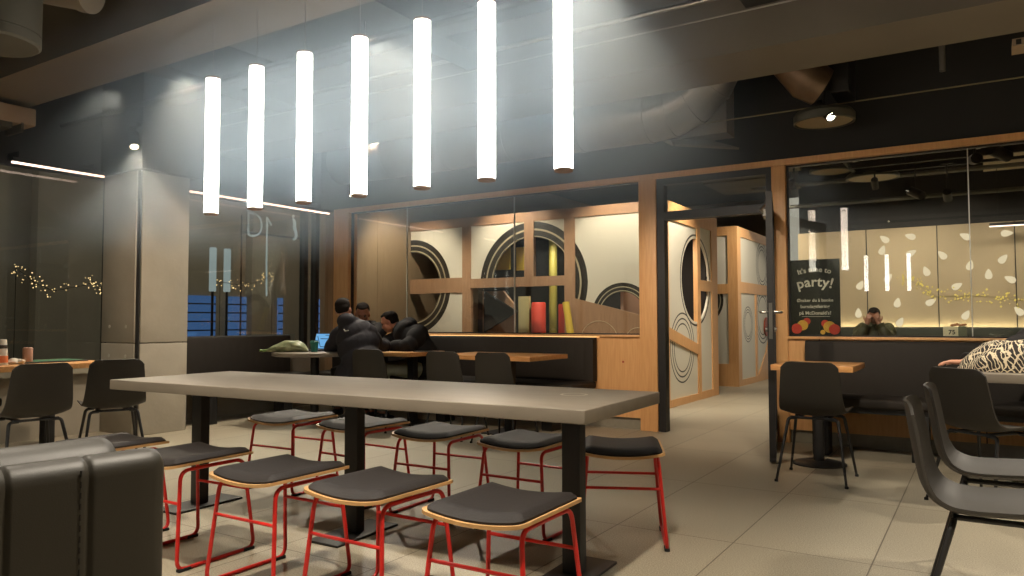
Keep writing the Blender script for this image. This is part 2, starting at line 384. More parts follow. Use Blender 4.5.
# ================================================================== GLAZED PARTITION
def partition():
    # header wall
    b = BM(); box(b, -7.3, 4.5, YP+.01, YP+.13, 2.5, CZ); struct('wall_back', b, dark_paint, 'dark wall above the wooden partition rail', smooth=False)
    b = BM(); box(b, -7.03, 4.5, YP-.02, YP+.14, 2.445, 2.5); struct('trim_1', b, wood, 'thin light wood rail along the top of the partition', smooth=False)
    for i, (x0, x1, lab) in enumerate([(-7.03, -6.77, 'wide light wood post at the left end of the partition'),
                                       (-2.845, -2.665, 'light wood post left of the doorway'),
                                       (-1.575, -1.455, 'light wood post right of the doorway')]):
        b = BM(); box(b, x0, x1, YP-.02, YP+.14, 0 if i != 1 else 0, 2.445, bev=.004); struct('trim_%d' % (i+2), b, wood, lab)
    # lower wooden panels with plinth
    for i, (x0, x1, lab, j) in enumerate([(-6.77, -2.845, 'light wood panelling under the play area glass', [-4.2, -5.4]),
                                          (-1.455, 4.5, 'light wood panelling under the right glass', [-1.2, 0, 1.2, 2.4])]):
        r = group_struct('trim_%d' % (5+i), lab)
        b = BM(); box(b, x0, x1, YP, YP+.12, .115, .905); obj('wood_panel', b, wood, r, False)
        b = BM()
        for x in j: box(b, x-.004, x+.004, YP-.002, YP+.002, .115, .905)
        obj('joint', b, dark_paint, r, False)
        b = BM(); box(b, x0, x1, YP+.03, YP+.12, 0, .115); obj('plinth', b, kick, r, False)
        b = BM(); box(b, x0, x1, YP-.025, YP+.2, .905, .928, bev=.003); obj('sill', b, wood, r)
        b = BM(); loft(b, [((-3.03, -1.35)[i], YP-.004, .66), ((-3.03, -1.35)[i], YP+.001, .66)], [.011, .011], 12); obj('screw_cap', b, mat('reddish_cap', (170, 70, 40)), r)
    for i, (x0, x1, mull, lab) in enumerate([(-6.77, -2.845, [-5.86, -4.33], 'glazed screen in front of the play area'),
                                            (-1.455, 4.5, [-.075, 1.3, 2.9], 'glazed screen in front of the far seating')]):
        r = group_struct('window_%d' % (3+i), lab)
        b = BM()
        box(b, x0, x0+.014, YP+.03, YP+.07, .928, 2.445); box(b, x1-.014, x1, YP+.03, YP+.07, .928, 2.445)
        box(b, x0+.014, x1-.014, YP+.03, YP+.07, 2.43, 2.445); box(b, x0+.014, x1-.014, YP+.03, YP+.07, .928, .94)
        obj('frame', b, black_metal, r, False)
        xs = [x0+.01] + mull + [x1-.01]
        for a, c in zip(xs[:-1], xs[1:]):
            b = BM(); box(b, a+.002, c-.002, YP+.044, YP+.054, .935, 2.436); obj('glass_pane', b, glass, r, False)
        b = BM()
        for x in mull: box(b, x-.004, x+.004, YP+.04, YP+.058, .935, 2.436)
        obj('silicone_joint', b, mat('pale_silicone', (190, 190, 182), .4), r, False)
    # doorway
    d = group_struct('door_1', 'black framed doorway into the play area with an open glass leaf')
    x0, x1 = -2.665, -1.575
    b = BM()
    box(b, x0, x0+.075, YP, YP+.1, 0, 2.445); box(b, x1-.05, x1, YP, YP+.1, 0, 2.445)
    box(b, x0+.075, x1-.05, YP, YP+.1, 2.385, 2.445); box(b, x0+.075, x1-.05, YP+.0, YP+.1, 2.04, 2.12)
    obj('frame', b, black_metal, d, False)
    b = BM(); box(b, x0+.07, x1-.045, YP+.045, YP+.055, 2.115, 2.39); obj('transom_glass', b, glass, d, False)
    # open leaf, hinged on the right jamb and swung towards the viewer
    hx, hy = -1.583, YP-.01
    fx, fy = -1.345, 5.745
    ang = math.atan2(fy-hy, fx-hx); Lf = math.hypot(fx-hx, fy-hy)
    mt = Matrix.Translation((hx, hy, 0)) @ Matrix.Rotation(ang, 4, 'Z')
    b = BM()
    box(b, 0, .07, -.024, .024, .02, 2.04, mt); box(b, Lf-.07, Lf, -.024, .024, .02, 2.04, mt)
    box(b, .07, Lf-.07, -.024, .024, .02, .13, mt); box(b, .07, Lf-.07, -.024, .024, 1.96, 2.04, mt)
    leaf = obj('leaf', b, black_metal, d, False)
    b = BM(); box(b, .065, Lf-.065, -.006, .006, .125, 1.965, mt); obj('leaf_glass', b, glass, leaf, False)
    b = BM(); box(b, Lf-.001, Lf+.003, -.013, .013, .93, 1.2, mt)
    for s in (-1, 1):
        tube(b, [mt @ Vector((Lf-.05, s*.02, 1.13)), mt @ Vector((Lf-.05, s*.075, 1.13)), mt @ Vector((Lf-.16, s*.075, 1.13))], .01, 8, .02)
        cyl(b, mt @ Vector((Lf-.05, s*.02, 1.0)), mt @ Vector((Lf-.05, s*.04, 1.0)), .018)
    obj('handle', b, steel, leaf)
    b = BM()
    tube(b, [mt @ Vector((.05, -.03, 2.0)), mt @ Vector((.3, -.08, 2.02)), mt @ Vector((.12, -.05, 2.08))], .012, 8)
    box(b, .02, .26, -.06, -.026, 1.97, 2.03, mt); obj('door_closer', b, steel, leaf)
partition()

# ================================================================== LAMPS
def tube_row(y, xs, name_fn, group, ztop=2.6, zbot=1.73):
    proto = None
    for i, x in enumerate(xs):
        if proto is None:
            t = thing('pendant_tube_lamp', name_fn(i), 'lamp', (x, y, zbot), 0, group)
            L = ztop - zbot
            b = BM(); lathe(b, [(.036, .004), (.0425, .012), (.0425, L-.012), (.038, L-.004)]); obj('diffuser_tube', b, tube_glow, t)
            b = BM(); lathe(b, [(.034, 0), (.0415, .002), (.0435, .012), (.036, .013)]); obj('bottom_cap', b, mat('lamp_cap', (150, 120, 100), .5), t)
            b = BM(); lathe(b, [(.036, L-.012), (.0435, L-.012), (.0425, L), (.02, L+.004)]); obj('top_cap', b, MATS['lamp_cap'], t)
            b = BM(); tube(b, [(0, 0, L), (0, 0, 2.95-zbot)], .0018, 6); obj('suspension_cable', b, mat('grey_cable', (150, 150, 150), .5), t)
            proto = t
        else: dup(proto, (x, y, zbot), 0, name_fn(i))
ordn = ['first', 'second', 'third', 'fourth', 'fifth', 'sixth', 'seventh']
xs = [-4.054, -3.640, -3.225, -2.800, -2.370, -1.975, -1.562]
def nm(i):
    return ['glowing white tube lamp nearest the concrete pillar, farthest left of seven', 'second glowing white tube lamp from the pillar end of the row',
            'third hanging white tube lamp from the pillar end, ending above the black dressed people', 'middle one of the seven hanging white tube lamps',
            'fifth hanging white tube lamp counted from the pillar', 'sixth hanging tube lamp, last but one towards the doorway',
            'tallest looking white tube lamp, rightmost of the seven over the table'][i]
tube_row(2.9, xs, nm, 'row of hanging tube lamps over the long table')
tube_row(-5.5, [-2.31, -1.87, -1.42], lambda i: 'white tube lamp of the second row behind the viewer, %s' % ['first', 'second', 'third', 'fourth', 'fifth'][i], 'hanging tube lamps behind the viewer')

def spotlight(loc, aim, label, watts=SPOT_W, size=72, group='black ceiling spotlights', lamp=True, r=.042, h=.15, stem=.12, visible=True):
    loc = Vector(loc); d = (Vector(aim)-loc).normalized()
    t = thing('ceiling_spotlight', label, 'spotlight', loc, 0, group)
    b = BM(); loft(b, [-d*h*.5, d*h*.5], [r, r], 20); loft(b, [d*h*.46, d*h*.56], [r*.98, r*.98], 20, caps=False); obj('housing', b, black_metal, t)
    b = BM(); loft(b, [d*h*.505, d*h*.52], [r*.8, r*.8], 20); obj('lens', b, lens_glow if lamp else black_metal, t)
    b = BM(); tube(b, [-d*h*.1, (0, 0, stem)], .010, 8); box(b, -.07, .07, -.018, .018, stem, stem+.03); obj('mounting_arm', b, black_metal, t)
    if lamp:
        ld = bpy.data.lights.new('spot_beam', 'SPOT'); ld.energy = watts*2.2; ld.spot_size = math.radians(size); ld.spot_blend = .7
        ld.color = WARM; ld.shadow_soft_size = .05
        lo = bpy.data.objects.new('spot_beam', ld); C.objects.link(lo); lo.parent = t
        lo.location = d*(h*.56+.01); lo.rotation_mode = 'QUATERNION'; lo.rotation_quaternion = d.to_track_quat('-Z', 'Y')
    return t
# spotlights that the photograph shows
spotlight((-1.03, 6.3, 2.74), (.2, 5.3, 1.2), 'lit black spotlight in front of the round diffuser right of the doorway', 55, h=.19, stem=.16)
spotlight((-6.35, 3.75, 2.68), (-5.2, 3.2, .5), 'lit black spotlight hanging in front of the concrete pillar', 60)
spotlight((-6.45, 6.55, 2.66), (-5.6, 6.2, .5), 'small lit spotlight above the people in black jackets', 45)
# the same lamps repeated unseen, added for fill light; some hidden behind beams
rest = [(-5.8, 3.38), (-5.0, 3.38), (-3.4, 3.38), (-1.9, 3.38), (-.3, 3.38), (1.6, 4.6), (-5.4, .7), (-5.7, 6.15), (-3.0, 1.2), (-.9, 1.5), (1.3, 1.6), (3.2, 3.6), (-2.2, 6.2), (-4.2, 6.2),
        (-4.4, -1.8), (-1.5, -2.2), (1.6, -2.2), (.9, 6.1), (2.8, 6.3)]
for i, (x, y) in enumerate(rest):
    aim = (x*.97, y*.97+.15, 0) if y < 3 or x > 1 else (x, 6.7, .4) if y == 3.38 else (x+.1, 4.5, 0)
    if x == -5.8: aim = (-7.3, 3.0, .9)
    if x == -5.0: aim = (-6.7, 4.4, 1.0)
    spotlight((x, y, 3.2 if y > 3 else 3.05), aim, 'added black ceiling spotlight, unseen above the dining floor, place %s' % 'abcdefghijklmnopqrstuvwx'[i], *((50, 56) if x == -5.8 else (95, 56) if y == 3.38 else (125, 95)))

# window light strip
t = thing('ceiling_light_strip', 'thin pinkish white light strip left of the concrete pillar, above the windows', 'strip light', (-7.1, 2.9, 2.46), 0, 'light strips above the windows')
b = BM(); box(b, -.012, .012, .2, 1.0, -.012, .004); obj('diffuser', b, strip_glow, t, False)
b = BM(); box(b, -.02, .02, .2, 1.0, .004, .04); box(b, -.2, .01, .25, .3, .04, .1); box(b, -.2, .01, .9, .95, .04, .1); obj('channel', b, black_metal, t, False)
t = thing('ceiling_light_strip', 'thin pinkish white light strip between the pillar and the wooden post', 'strip light', (-7.1, 5.7, 2.455), 0, 'light strips above the windows')
b = BM(); box(b, -.012, .012, -1.1, 1.11, -.012, .004); obj('diffuser', b, strip_glow, t, False)
b = BM(); box(b, -.02, .02, -1.1, 1.11, .004, .04); box(b, -.2, .01, .9, .95, .04, .1); obj('channel', b, black_metal, t, False)

# ================================================================== CEILING SERVICES
b = BM()   # big duct with an elbow
zc, yc, r = 2.93, 6.33, .245
path = [(-6.4, yc, zc), (-2.5, yc, zc), (-2.3, yc-.01, zc+.02), (-2.12, yc-.03, zc+.09), (-1.97, yc-.06, zc+.22), (-1.86, yc-.1, zc+.4), (-1.80, yc-.12, zc+.6)]
loft(b, path, [r]*len(path), 36)
for x in (-5.6, -4.8, -4.0, -3.2, -2.52): loft(b, [(x-.02, yc, zc), (x+.02, yc, zc)], [r+.008]*2, 36)
for i in (2, 3, 4, 5):
    d = (Vector(path[i])-Vector(path[i-1])).normalized(); loft(b, [Vector(path[i])-d*.012, Vector(path[i])+d*.012], [r+.007]*2, 36)
tag(obj('ventilation_duct', b, galv), 'large round metal duct bending upward above the doorway', 'duct')
b = BM(); loft(b, [(-1.36, 6.05, 3.45), (-1.24, 6.10, 3.14), (-1.12, 6.15, 2.96), (-1.03, 6.2, 2.90)], [.17, .17, .165, .15], 28)
loft(b, [(-1.29, 6.08, 3.262), (-1.285, 6.08, 3.25)], [.178]*2, 28)
tag(obj('ventilation_duct', b, mat('brown_duct', (128, 108, 88), .4, metal=.7, noise=.3, nscale=9)), 'short bronze coloured duct stub above the round diffuser', 'duct')
b = BM(); box(b, -.98, -.84, 6.25, 6.6, 2.86, 3.5, bev=.01); tag(obj('duct_box', b, black_metal), 'black box beside the bronze duct stub', 'duct box')
def diffuser(loc, r, label, d=.07):
    t = thing('round_air_diffuser', label, 'air diffuser', loc, 0, 'round ceiling air diffusers')
    b = BM(); lathe(b, [(r*.3, d+.03), (r*.9, d+.02), (r, d-.01), (r, 0), (r*.93, -.004), (r*.93, .012), (.01, .012)], seg=48); obj('body', b, duct_grey, t)
    b = BM(); lathe(b, [(.01, .006), (r*.91, .006), (r*.91, .014), (.01, .015)], seg=48); obj('face_plate', b, ring_face, t)
    return t
diffuser((-1.06, 6.45, 2.68), .235, 'round beige air diffuser above the right end of the doorway')
b = BM(); prism(b, [(-2.55, 6.78, 2.9), (-2.35, 6.5, 2.66), (-1.84, 6.78, 2.62)], (0, 0, .02)); box(b, -2.5, -1.9, 6.6, 6.85, 2.75, 3.62)
tag(obj('vent_cover', b, mat('taupe_metal', (120, 112, 98), .6), smooth=False), 'taupe angular vent cover beneath the big duct elbow', 'vent')
# cables, pipes and trays
def pipe(name, pts, r, m, label, cat='pipe', group='ceiling pipes and cables', seg=10):
    b = BM(); tube(b, pts, r, seg); return tag(obj(name, b, m), label, cat, group)
pipe('cable', [(-2.2, 6.6, 2.86), (4.4, 6.6, 2.86)], .006, mat('brass_cable', (140, 128, 96), .4, metal=.5), 'thin pale cable running across the dark wall above the partition', 'cable')
pipe('sprinkler_pipe', [(-7.25, 3.58, 2.9), (4.4, 3.58, 2.9)], .022, black_metal, 'dark pipe along the ceiling behind the tube lamps')
t = thing('cable_tray', 'long cable tray with bright metal patches behind the tube lamps', 'cable tray', (0, 4.2, 3.16), 0)
b = BM(); box(b, -7.2, 4.4, -.1, .1, 0, .006); box(b, -7.2, 4.4, -.1, -.094, .006, .06); box(b, -7.2, 4.4, .094, .1, .006, .06); obj('tray', b, black_metal, t, False)
b = BM()
for x in (-5.5, -4.75, -4.0, -3.25, -2.5, -1.75, -1.0): box(b, x-.11, x+.11, -.108, -.101, .0, .03)
obj('joint_clips', b, steel, t, False)
b = BM()
for x in (-6, -4, -2, 0, 2): tube(b, [(x, 0, .006), (x, 0, .46)], .005, 6)
obj('threaded_rods', b, steel, t)
pipe('conduit', [(-7.2, 5.17, 3.36), (4.4, 5.17, 3.36)], .018, mat('shiny_conduit', (190, 186, 176), .3, metal=.9), 'shiny metal conduit along the top of the grey beam')
pipe('conduit', [(-7.2, 5.17, 3.22), (4.4, 5.17, 3.22)], .006, MATS['shiny_conduit'], 'thin wire below the shiny conduit on the beam')
pipe('hanging_rod', [(-.2, 6.0, 3.6), (-.2, 6.0, 2.82)], .02, mat('dull_steel', (110, 106, 98), .5, metal=.5), 'short grey rod hanging behind the beam at top right', 'rod')
t = thing('louvre_vent', 'small pale louvred vent behind the beam at the top right corner', 'vent', (.33, 6.05, 2.9))
b = BM(); box(b, -.12, .5, -.1, .1, 0, .05); obj('frame', b, mat('pale_vent', (170, 150, 125), .6), t, False)
for k in range(10):
    b = BM(); box(b, -.1+k*.06, -.07+k*.06, -.105, -.1, .008, .042); obj('louvre', b, dark_paint, t, False)
# cylinders top left
t = thing('ceiling_cylinder_vent', 'large grey cylinder hanging at the top left corner', 'vent', (-4.76, 1.96, 2.66))
b = BM(); lathe(b, [(.01, .01), (.225, .0), (.24, .012), (.24, .06), (.236, .062), (.236, .068), (.24, .07), (.24, .96)], seg=48); obj('body', b, duct_grey, t)
b = BM(); loft(b, [(-4.98, 2.28, 3.2), (-4.66, 2.44, 3.12)], [.12, .12], 28); loft(b, [(-4.70, 2.42, 3.13), (-4.64, 2.45, 3.115)], [.128, .128], 28)
tag(obj('duct_stub', b, mat('pale_duct', (140, 132, 118), .5, metal=.3)), 'pale short duct stub beside the large grey cylinder', 'duct')
t = thing('ceiling_cassette_unit', 'beige air conditioning cassette near the top left, above the window', 'air conditioner', (-7.0, 3.02, 2.70))
b = BM(); box(b, -.13, .13, -.22, .16, .05, .20, bev=.01); obj('casing', b, mat('beige_unit', (170, 150, 128), .6), t)
b = BM(); box(b, -.12, .12, -.2, -.02, .0, .05); box(b, -.14, .14, .04, .06, -.02, .06); obj('grille', b, duct_grey, t, False)


# ================================================================== PLAY AREA behind the glass
ZB = 8.65
def cut_panel(name, poly, y0, y1, m, parent, holes=(), axis='Y'):
    """poly in (u,z); slab between y0 and y1 along axis; round holes (u,z,r) cut out with a boolean"""
    b = BM()
    if axis == 'Y': prism(b, [(u, y0, z) for u, z in poly], (0, y1-y0, 0))
    else: prism(b, [(y0, u, z) for u, z in poly], (y1-y0, 0, 0))
    o = obj(name, b, m, parent, False)
    if holes:
        for (u, z, r) in holes:
            c = BM()
            if axis == 'Y': cyl(c, (u, y0-.1, z), (u, y1+.1, z), r, seg=64)
            else: cyl(c, (y0-.1, u, z), (y1+.1, u, z), r, seg=64)
            co = obj('cutter', c, m, None, False)
            md = o.modifiers.new('b', 'BOOLEAN'); md.object = co; md.operation = 'DIFFERENCE'; md.solver = 'EXACT'
            dg = bpy.context.evaluated_depsgraph_get(); dg.update()
            me = bpy.data.meshes.new_from_object(o.evaluated_get(dg)); o.modifiers.clear(); o.data = me
            bpy.data.objects.remove(co)
    return o
def R4(x0, x1, z0, z1): return [(x0, z0), (x1, z0), (x1, z1), (x0, z1)]
ph = thing('play_house', 'wooden play house with cream panels and big ringed round openings behind the glass', 'play house', (0, 0, 0))
b = BM()
for (x0, x1, z0, z1) in [(-7.29, -3.25, 2.42, 2.55), (-7.29, -3.25, 0, .7), (-6.32, -6.17, .7, 2.42), (-5.275, -5.125, 1.66, 2.42), (-4.655, -4.5, .7, 2.42),
                         (-3.57, -3.25, .7, 2.42), (-7.29, -6.32, 1.475, 1.69), (-6.17, -4.655, 1.535, 1.665)]:
    box(b, x0, x1, ZB, ZB+.06, z0, z1)
prism(b, [(-4.5, ZB, 1.36), (-3.57, ZB, 1.13), (-3.57, ZB, .7), (-4.5, ZB, .7)], (0, .06, 0))
obj('front_board', b, wood_brown, ph, False)
ring_l = ring_material('ring_print_left', -7.25, 1.575, .71)
ring_m = ring_material('ring_print_middle', 0, 0, 0, centres=[(-5.165, 1.565, .845, 'band')])
ring_r = ring_material('ring_print_right', 0, 0, 0, centres=[(-5.165, 1.565, .845, 'band'), (-3.84, 1.12, .425, 'band')])
cut_panel('ringed_panel', R4(-7.29, -6.32, 1.69, 2.42), ZB+.015, ZB+.04, ring_l, ph, [(-7.25, 1.575, .52)])
cut_panel('ringed_panel', R4(-7.29, -6.32, .7, 1.475), ZB+.015, ZB+.04, ring_l, ph, [(-7.25, 1.575, .52)])
cut_panel('ringed_panel', R4(-6.17, -5.275, 1.665, 2.42), ZB+.015, ZB+.04, ring_m, ph, [(-5.165, 1.565, .645)])
cut_panel('ringed_panel', R4(-5.125, -4.655, 1.665, 2.42), ZB+.015, ZB+.04, ring_m, ph, [(-5.165, 1.565, .645)])
cut_panel('ringed_panel', [(-4.5, 1.36), (-3.57, 1.13), (-3.57, 2.42), (-4.5, 2.42)], ZB+.015, ZB+.04, ring_r, ph, [(-3.84, 1.12, .31)])
b = BM()
for R_ in (.27, .255): 
    pass
b2 = [(-4.157+.265*math.cos(a), ZB-.002, .80+.265*math.sin(a)) for a in [PI*k/24 for k in range(25)]]
tube(b, b2, .004, 6)
tube(b, [(-3.62+.18*math.cos(a), ZB-.002, .80+.18*math.sin(a)) for a in [PI*k/24 for k in range(25)]], .004, 6)
obj('carved_arcs', b, mat('pale_line', (205, 185, 150), .6), ph)
# interior box of the play house
b = BM(); box(b, -7.25, -3.32, 10.38, 10.42, 0, 2.5); box(b, -7.25, -3.32, 8.75, 10.4, 2.46, 2.5)
obj('inner_lining', b, mat('dark_lining', (48, 44, 40), .8), ph, False)
b = BM(); prism(b, [(-6.12, 8.9, .9), (-5.55, 8.9, 1.2), (-6.12, 8.9, 1.5)], (0, .05, 0)); obj('black_arrow_board', b, black_plastic, ph, False)
b = BM(); prism(b, [(-6.2, 9.0, .0), (-5.66, 9.0, .0), (-5.66, 9.0, 1.30), (-5.85, 9.0, 1.5), (-6.2, 9.0, 1.5)], (0, .05, 0)); obj('inner_board', b, wood_brown, ph, False)
b = BM(); box(b, -5.68, -5.50, 9.15, 9.2, 0, 1.42); obj('cream_padding', b, mat('cream_pad', (176, 166, 120), .6), ph, False)
# right side wall of the play house (faces the doorway)
b = BM(); X0 = -3.25
for (y0, y1, z0, z1) in [(8.65, 8.75, 0, 2.55), (9.83, 9.955, 0, 2.55), (10.45, 10.72, 0, 2.55), (8.75, 9.83, 2.315, 2.55), (8.75, 9.83, 0, .09), (9.955, 10.45, 0, .1), (9.955, 10.45, 2.345, 2.55), (9.955, 10.45, 1.475, 1.62)]:
    box(b, X0-.06, X0, y0, y1, z0, z1)
prism(b, [(X0, 8.75, .985), (X0, 9.83, .75), (X0, 9.83, .61), (X0, 8.75, .84)], (-.06, 0, 0))
obj('side_board', b, wood, ph, False)
ring_s1 = ring_material('ring_print_side', 0, 0, 0, axis='X', centres=[(9.25, .72, .45, 'line'), (9.80, 1.61, .62, 'line')])
cut_panel('ringed_panel', [(8.75, .985), (9.83, .75), (9.83, 2.315), (8.75, 2.315)], X0-.04, X0-.015, ring_s1, ph, [(9.8, 1.61, .56)], 'X')
cut_panel('ringed_panel', [(8.75, .09), (9.83, .09), (9.83, .61), (8.75, .84)], X0-.04, X0-.015, ring_s1, ph, (), 'X')
cut_panel('ringed_panel', R4(9.955, 10.45, .1, 1.475), X0-.04, X0-.015, ring_s1, ph, [(9.8, 1.61, .56)], 'X')
cut_panel('ringed_panel', R4(9.955, 10.45, 1.62, 2.345), X0-.04, X0-.015, ring_s1, ph, [(9.8, 1.61, .56)], 'X')
b = BM(); box(b, -3.9, -3.86, 8.75, 10.38, .0, 2.44); obj('inner_partition', b, mat('pinkish_board', (176, 140, 118), .6), ph, False)
# soft play things inside
def soft(name, x, y, z0, z1, r, m, label):
    b = BM(); lathe(b, [(r*.9, z0), (r, z0+.02), (r, z1-.02), (r*.9, z1)], x, y, 24); return tag(obj(name, b, m), label, 'padded post', 'padded posts in the play house')
redp = mat('red_padding', (196, 62, 42), .5); yelp = mat('yellow_padding', (222, 190, 66), .5)
soft('padded_post', -5.37, 9.2, 0, 1.33, .105, redp, 'thick red padded post inside the play house opening')
soft('padded_post', -4.97, 9.2, 0, 1.3, .07, redp, 'thinner red padded post right of the thick red one')
soft('padded_post', -5.27, 9.45, 0, 2.4, .06, mat('olive_padding', (150, 140, 60), .5), 'olive yellow upright tube above the red padded post')
b = BM(); tube(b, [(-4.2, 8.2, .0), (-4.35, 8.3, .7), (-4.5, 8.4, 1.3)], .045, 14); tag(obj('grab_pole', b, yelp), 'slanting yellow pole leaning before the wooden play house', 'pole')
for (x, w_, z0, z1, lab) in [(-6.10, .24, 1.82, 2.2, 'left yellow board inside the big round opening'), (-5.75, .14, 1.80, 2.14, 'narrower yellow board inside the big round opening')]:
    b = BM(); box(b, x, x+w_, 9.2, 9.24, z0, z1, bev=.01); 
    tag(obj('yellow_board', b, yelp), lab, 'play panel', 'yellow boards inside the play house')
# second play house further back
pb = thing('play_house', 'second smaller wooden play house farther back, seen through the doorway', 'play house', (0, 0, 0))
X1, Y1 = -3.34, 12.1
b = BM()
for (y0, y1, z0, z1) in [(12.1, 12.3, 0, 2.6), (13.2, 13.32, .1, 1.52), (14.6, 14.8, 0, 2.6), (12.3, 14.6, 2.44, 2.6), (12.3, 14.6, 0, .1), (12.3, 14.6, 1.52, 1.70)]:
    box(b, X1-.06, X1, y0, y1, z0, z1)
prism(b, [(X1+.001, 13.32, .1), (X1+.001, 14.6, .1), (X1+.001, 14.6, 1.3), (X1+.001, 13.9, .5)], (-.05, 0, 0))
for (x0, x1, z0, z1) in [(-5.2, X1-.06, 2.45, 2.6), (-5.2, X1-.06, 0, .36), (-3.5, X1-.06, .36, 2.45), (-5.2, -4.4, .36, 2.45), (-4.4, -3.5, 1.5, 1.66)]:
    box(b, x0, x1, Y1, Y1+.06, z0, z1)
obj('board', b, wood, pb, False)
ring_b1 = ring_material('ring_print_back', 0, 0, 0, axis='X', centres=[(13.75, 2.05, .42, 'line'), (13.75, 1.15, .5, 'line'), (12.75, 1.0, .3, 'line')])
ring_b2 = ring_material('ring_print_back_front', 0, 0, 0, centres=[(-4.0, 1.4, .42, 'solid')])
cut_panel('ringed_panel', R4(12.3, 14.6, 1.70, 2.44), X1-.04, X1-.015, ring_b1, pb, (), 'X')
cut_panel('ringed_panel', R4(12.3, 13.2, .1, 1.52), X1-.04, X1-.015, ring_b1, pb, (), 'X')
cut_panel('ringed_panel', R4(13.32, 14.6, .1, 1.52), X1-.04, X1-.015, ring_b1, pb, (), 'X')
cut_panel('ringed_panel', R4(-4.4, -3.5, .36, 1.5), Y1+.015, Y1+.04, ring_b2, pb)
cut_panel('ringed_panel', R4(-4.4, -3.5, 1.66, 2.45), Y1+.015, Y1+.04, ring_b2, pb)
b = BM(); box(b, -3.30, -3.28, 13.0, 13.5, .72, 1.22); 
b = BM(); cyl(b, (X1-.01, 13.95, .95), (X1+.012, 13.95, .95), .17, seg=32); obj('red_round_panel', b, mat('rust_red', (150, 62, 34), .5), pb)
for i, (x, y, a, lab) in enumerate([(-2.75, 8.9, (-3.3, 9.3, 1.2), 'added spotlight above the side wall of the first play house'), (-2.4, 11.6, (-3.4, 12.9, 1.3), 'added spotlight above the side wall of the second play house'),
                                    (-5.6, 7.8, (-5.4, 8.7, 1.6), 'added spotlight before the middle of the play house front'), (-3.9, 7.8, (-3.9, 8.7, 1.6), 'added spotlight before the right end of the play house front'),
                                    (-6.6, 7.7, (-7.1, 8.4, 1.4), 'added spotlight near the beige panelled wall of the play area'), (-2.2, 9.6, (-2.2, 9.6, 0), 'added spotlight over the play area floor beyond the doorway')]):
    spotlight((x, y, 3.1), a, lab, 46, 90, 'added play area spotlights', stem=.45)  # unseen spotlights added to brighten the play house panels
spotlight((-5.0, 8.95, 2.33), (-5.3, 9.6, .8), 'small added spotlight inside the play house, above the red padded post', 22, 120, 'added play area spotlights')  # lamp added to light the boards and posts inside
spotlight((-3.58, 9.0, 2.33), (-3.8, 9.9, .9), 'small added spotlight inside the play house, behind the side opening', 16, 120, 'added play area spotlights')  # lamp added to light the board behind the side opening
b = BM(); box(b, -7.2, -2.0, 7.55, 7.59, 3.55, 3.62); tag(obj('lighting_track', b, black_metal, smooth=False), 'black lighting track on the play area ceiling', 'lighting track')

# ================================================================== FAR SEATING behind the right glass
far_bench = thing('far_bench', 'long dark green bench against the beige panel wall', 'bench', (0, 0, 0))
b = BM(); box(b, -2.6, 4.4, 12.34, 12.5, .46, .965, bev=.02); obj('backrest', b, mat('dark_green_vinyl', (52, 56, 44), .5, bump=.2, bscale=60), far_bench)
b = BM(); box(b, -2.6, 4.4, 11.86, 12.34, .34, .47, bev=.03); obj('seat', b, MATS['dark_green_vinyl'], far_bench)
b = BM(); box(b, -2.6, 4.4, 11.95, 12.5, 0, .34); obj('base', b, black_metal, far_bench, False)
b = BM(); box(b, -2.4, 4.4, 12.53, 12.55, .94, .955); tag(obj('bench_light_line', b, led_glow, smooth=False), 'warm light line shining up the wall behind the far bench', 'light line')
leafs = [(-1.278, 2.133, 20), (-.89, 2.068, 60), (-.70, 1.791, -20), (-1.206, 1.704, 40), (-1.09, 1.33, 10), (-.312, 1.559, 60), (.078, 1.72, 0), (-.488, 2.02, -40), (-.144, 1.857, 15), (.256, 1.93, 40), (.33, 1.64, -60),
         (.421, 1.191, -40), (-.211, 1.139, 30), (-1.06, 1.04, 30), (-.65, 1.333, 60), (-.196, 2.279, -60), (.31, 2.29, 90), (-.897, 2.32, -70), (-1.246, 2.3, -50), (-1.595, 1.608, 30), (-1.631, 1.178, 0)]
proto = None
where = ['third from the doorway in the top part of the wall', 'upper middle of the wall', 'centre of the wall, pointing down', 'left part of the wall at mid height', 'low on the wall above the bench, beside the seated man',
         'just above the yellow reflection dots', 'right of the yellow reflection dots at mid height', 'upper wall right of the middle', 'beside the glass joint, at mid height', 'upper right part of the wall', 'right part of the wall, pointing sideways',
         'low at the right end of the wall', 'low on the wall above the number sign', 'lowest one, next to the seated man', 'under the yellow reflection dots', 'top edge of the wall left of the glass joint', 'top edge of the wall at the far right',
         'top edge of the wall in the middle', 'top edge of the wall near the bright tube reflection', 'left edge of the wall at mid height', 'left edge of the wall, low, beside the poster']
for (x, z, a), wh in zip(leafs, where):
    lab = 'small glowing leaf shape, ' + wh
    if proto is None:
        b = BM(); n = 20; pts = []
        for k in range(n):
            t_ = 2*PI*k/n; rr = .075*(1-.45*math.cos(t_)) ; pts.append((.043*math.sin(t_)*(1-.45*math.cos(t_)), 0, .074*math.cos(t_)))
        prism(b, pts, (0, .012, 0)); o = obj('leaf_shaped_light', b, leaf_glow, smooth=False); tag(o, lab, 'wall light', 'leaf shaped lights on the far wall'); proto = o
    else: o = proto.copy(); C.objects.link(o); o['label'] = lab
    o.location = (x, 12.585, z); o.rotation_euler = (0, math.radians(a), 0)
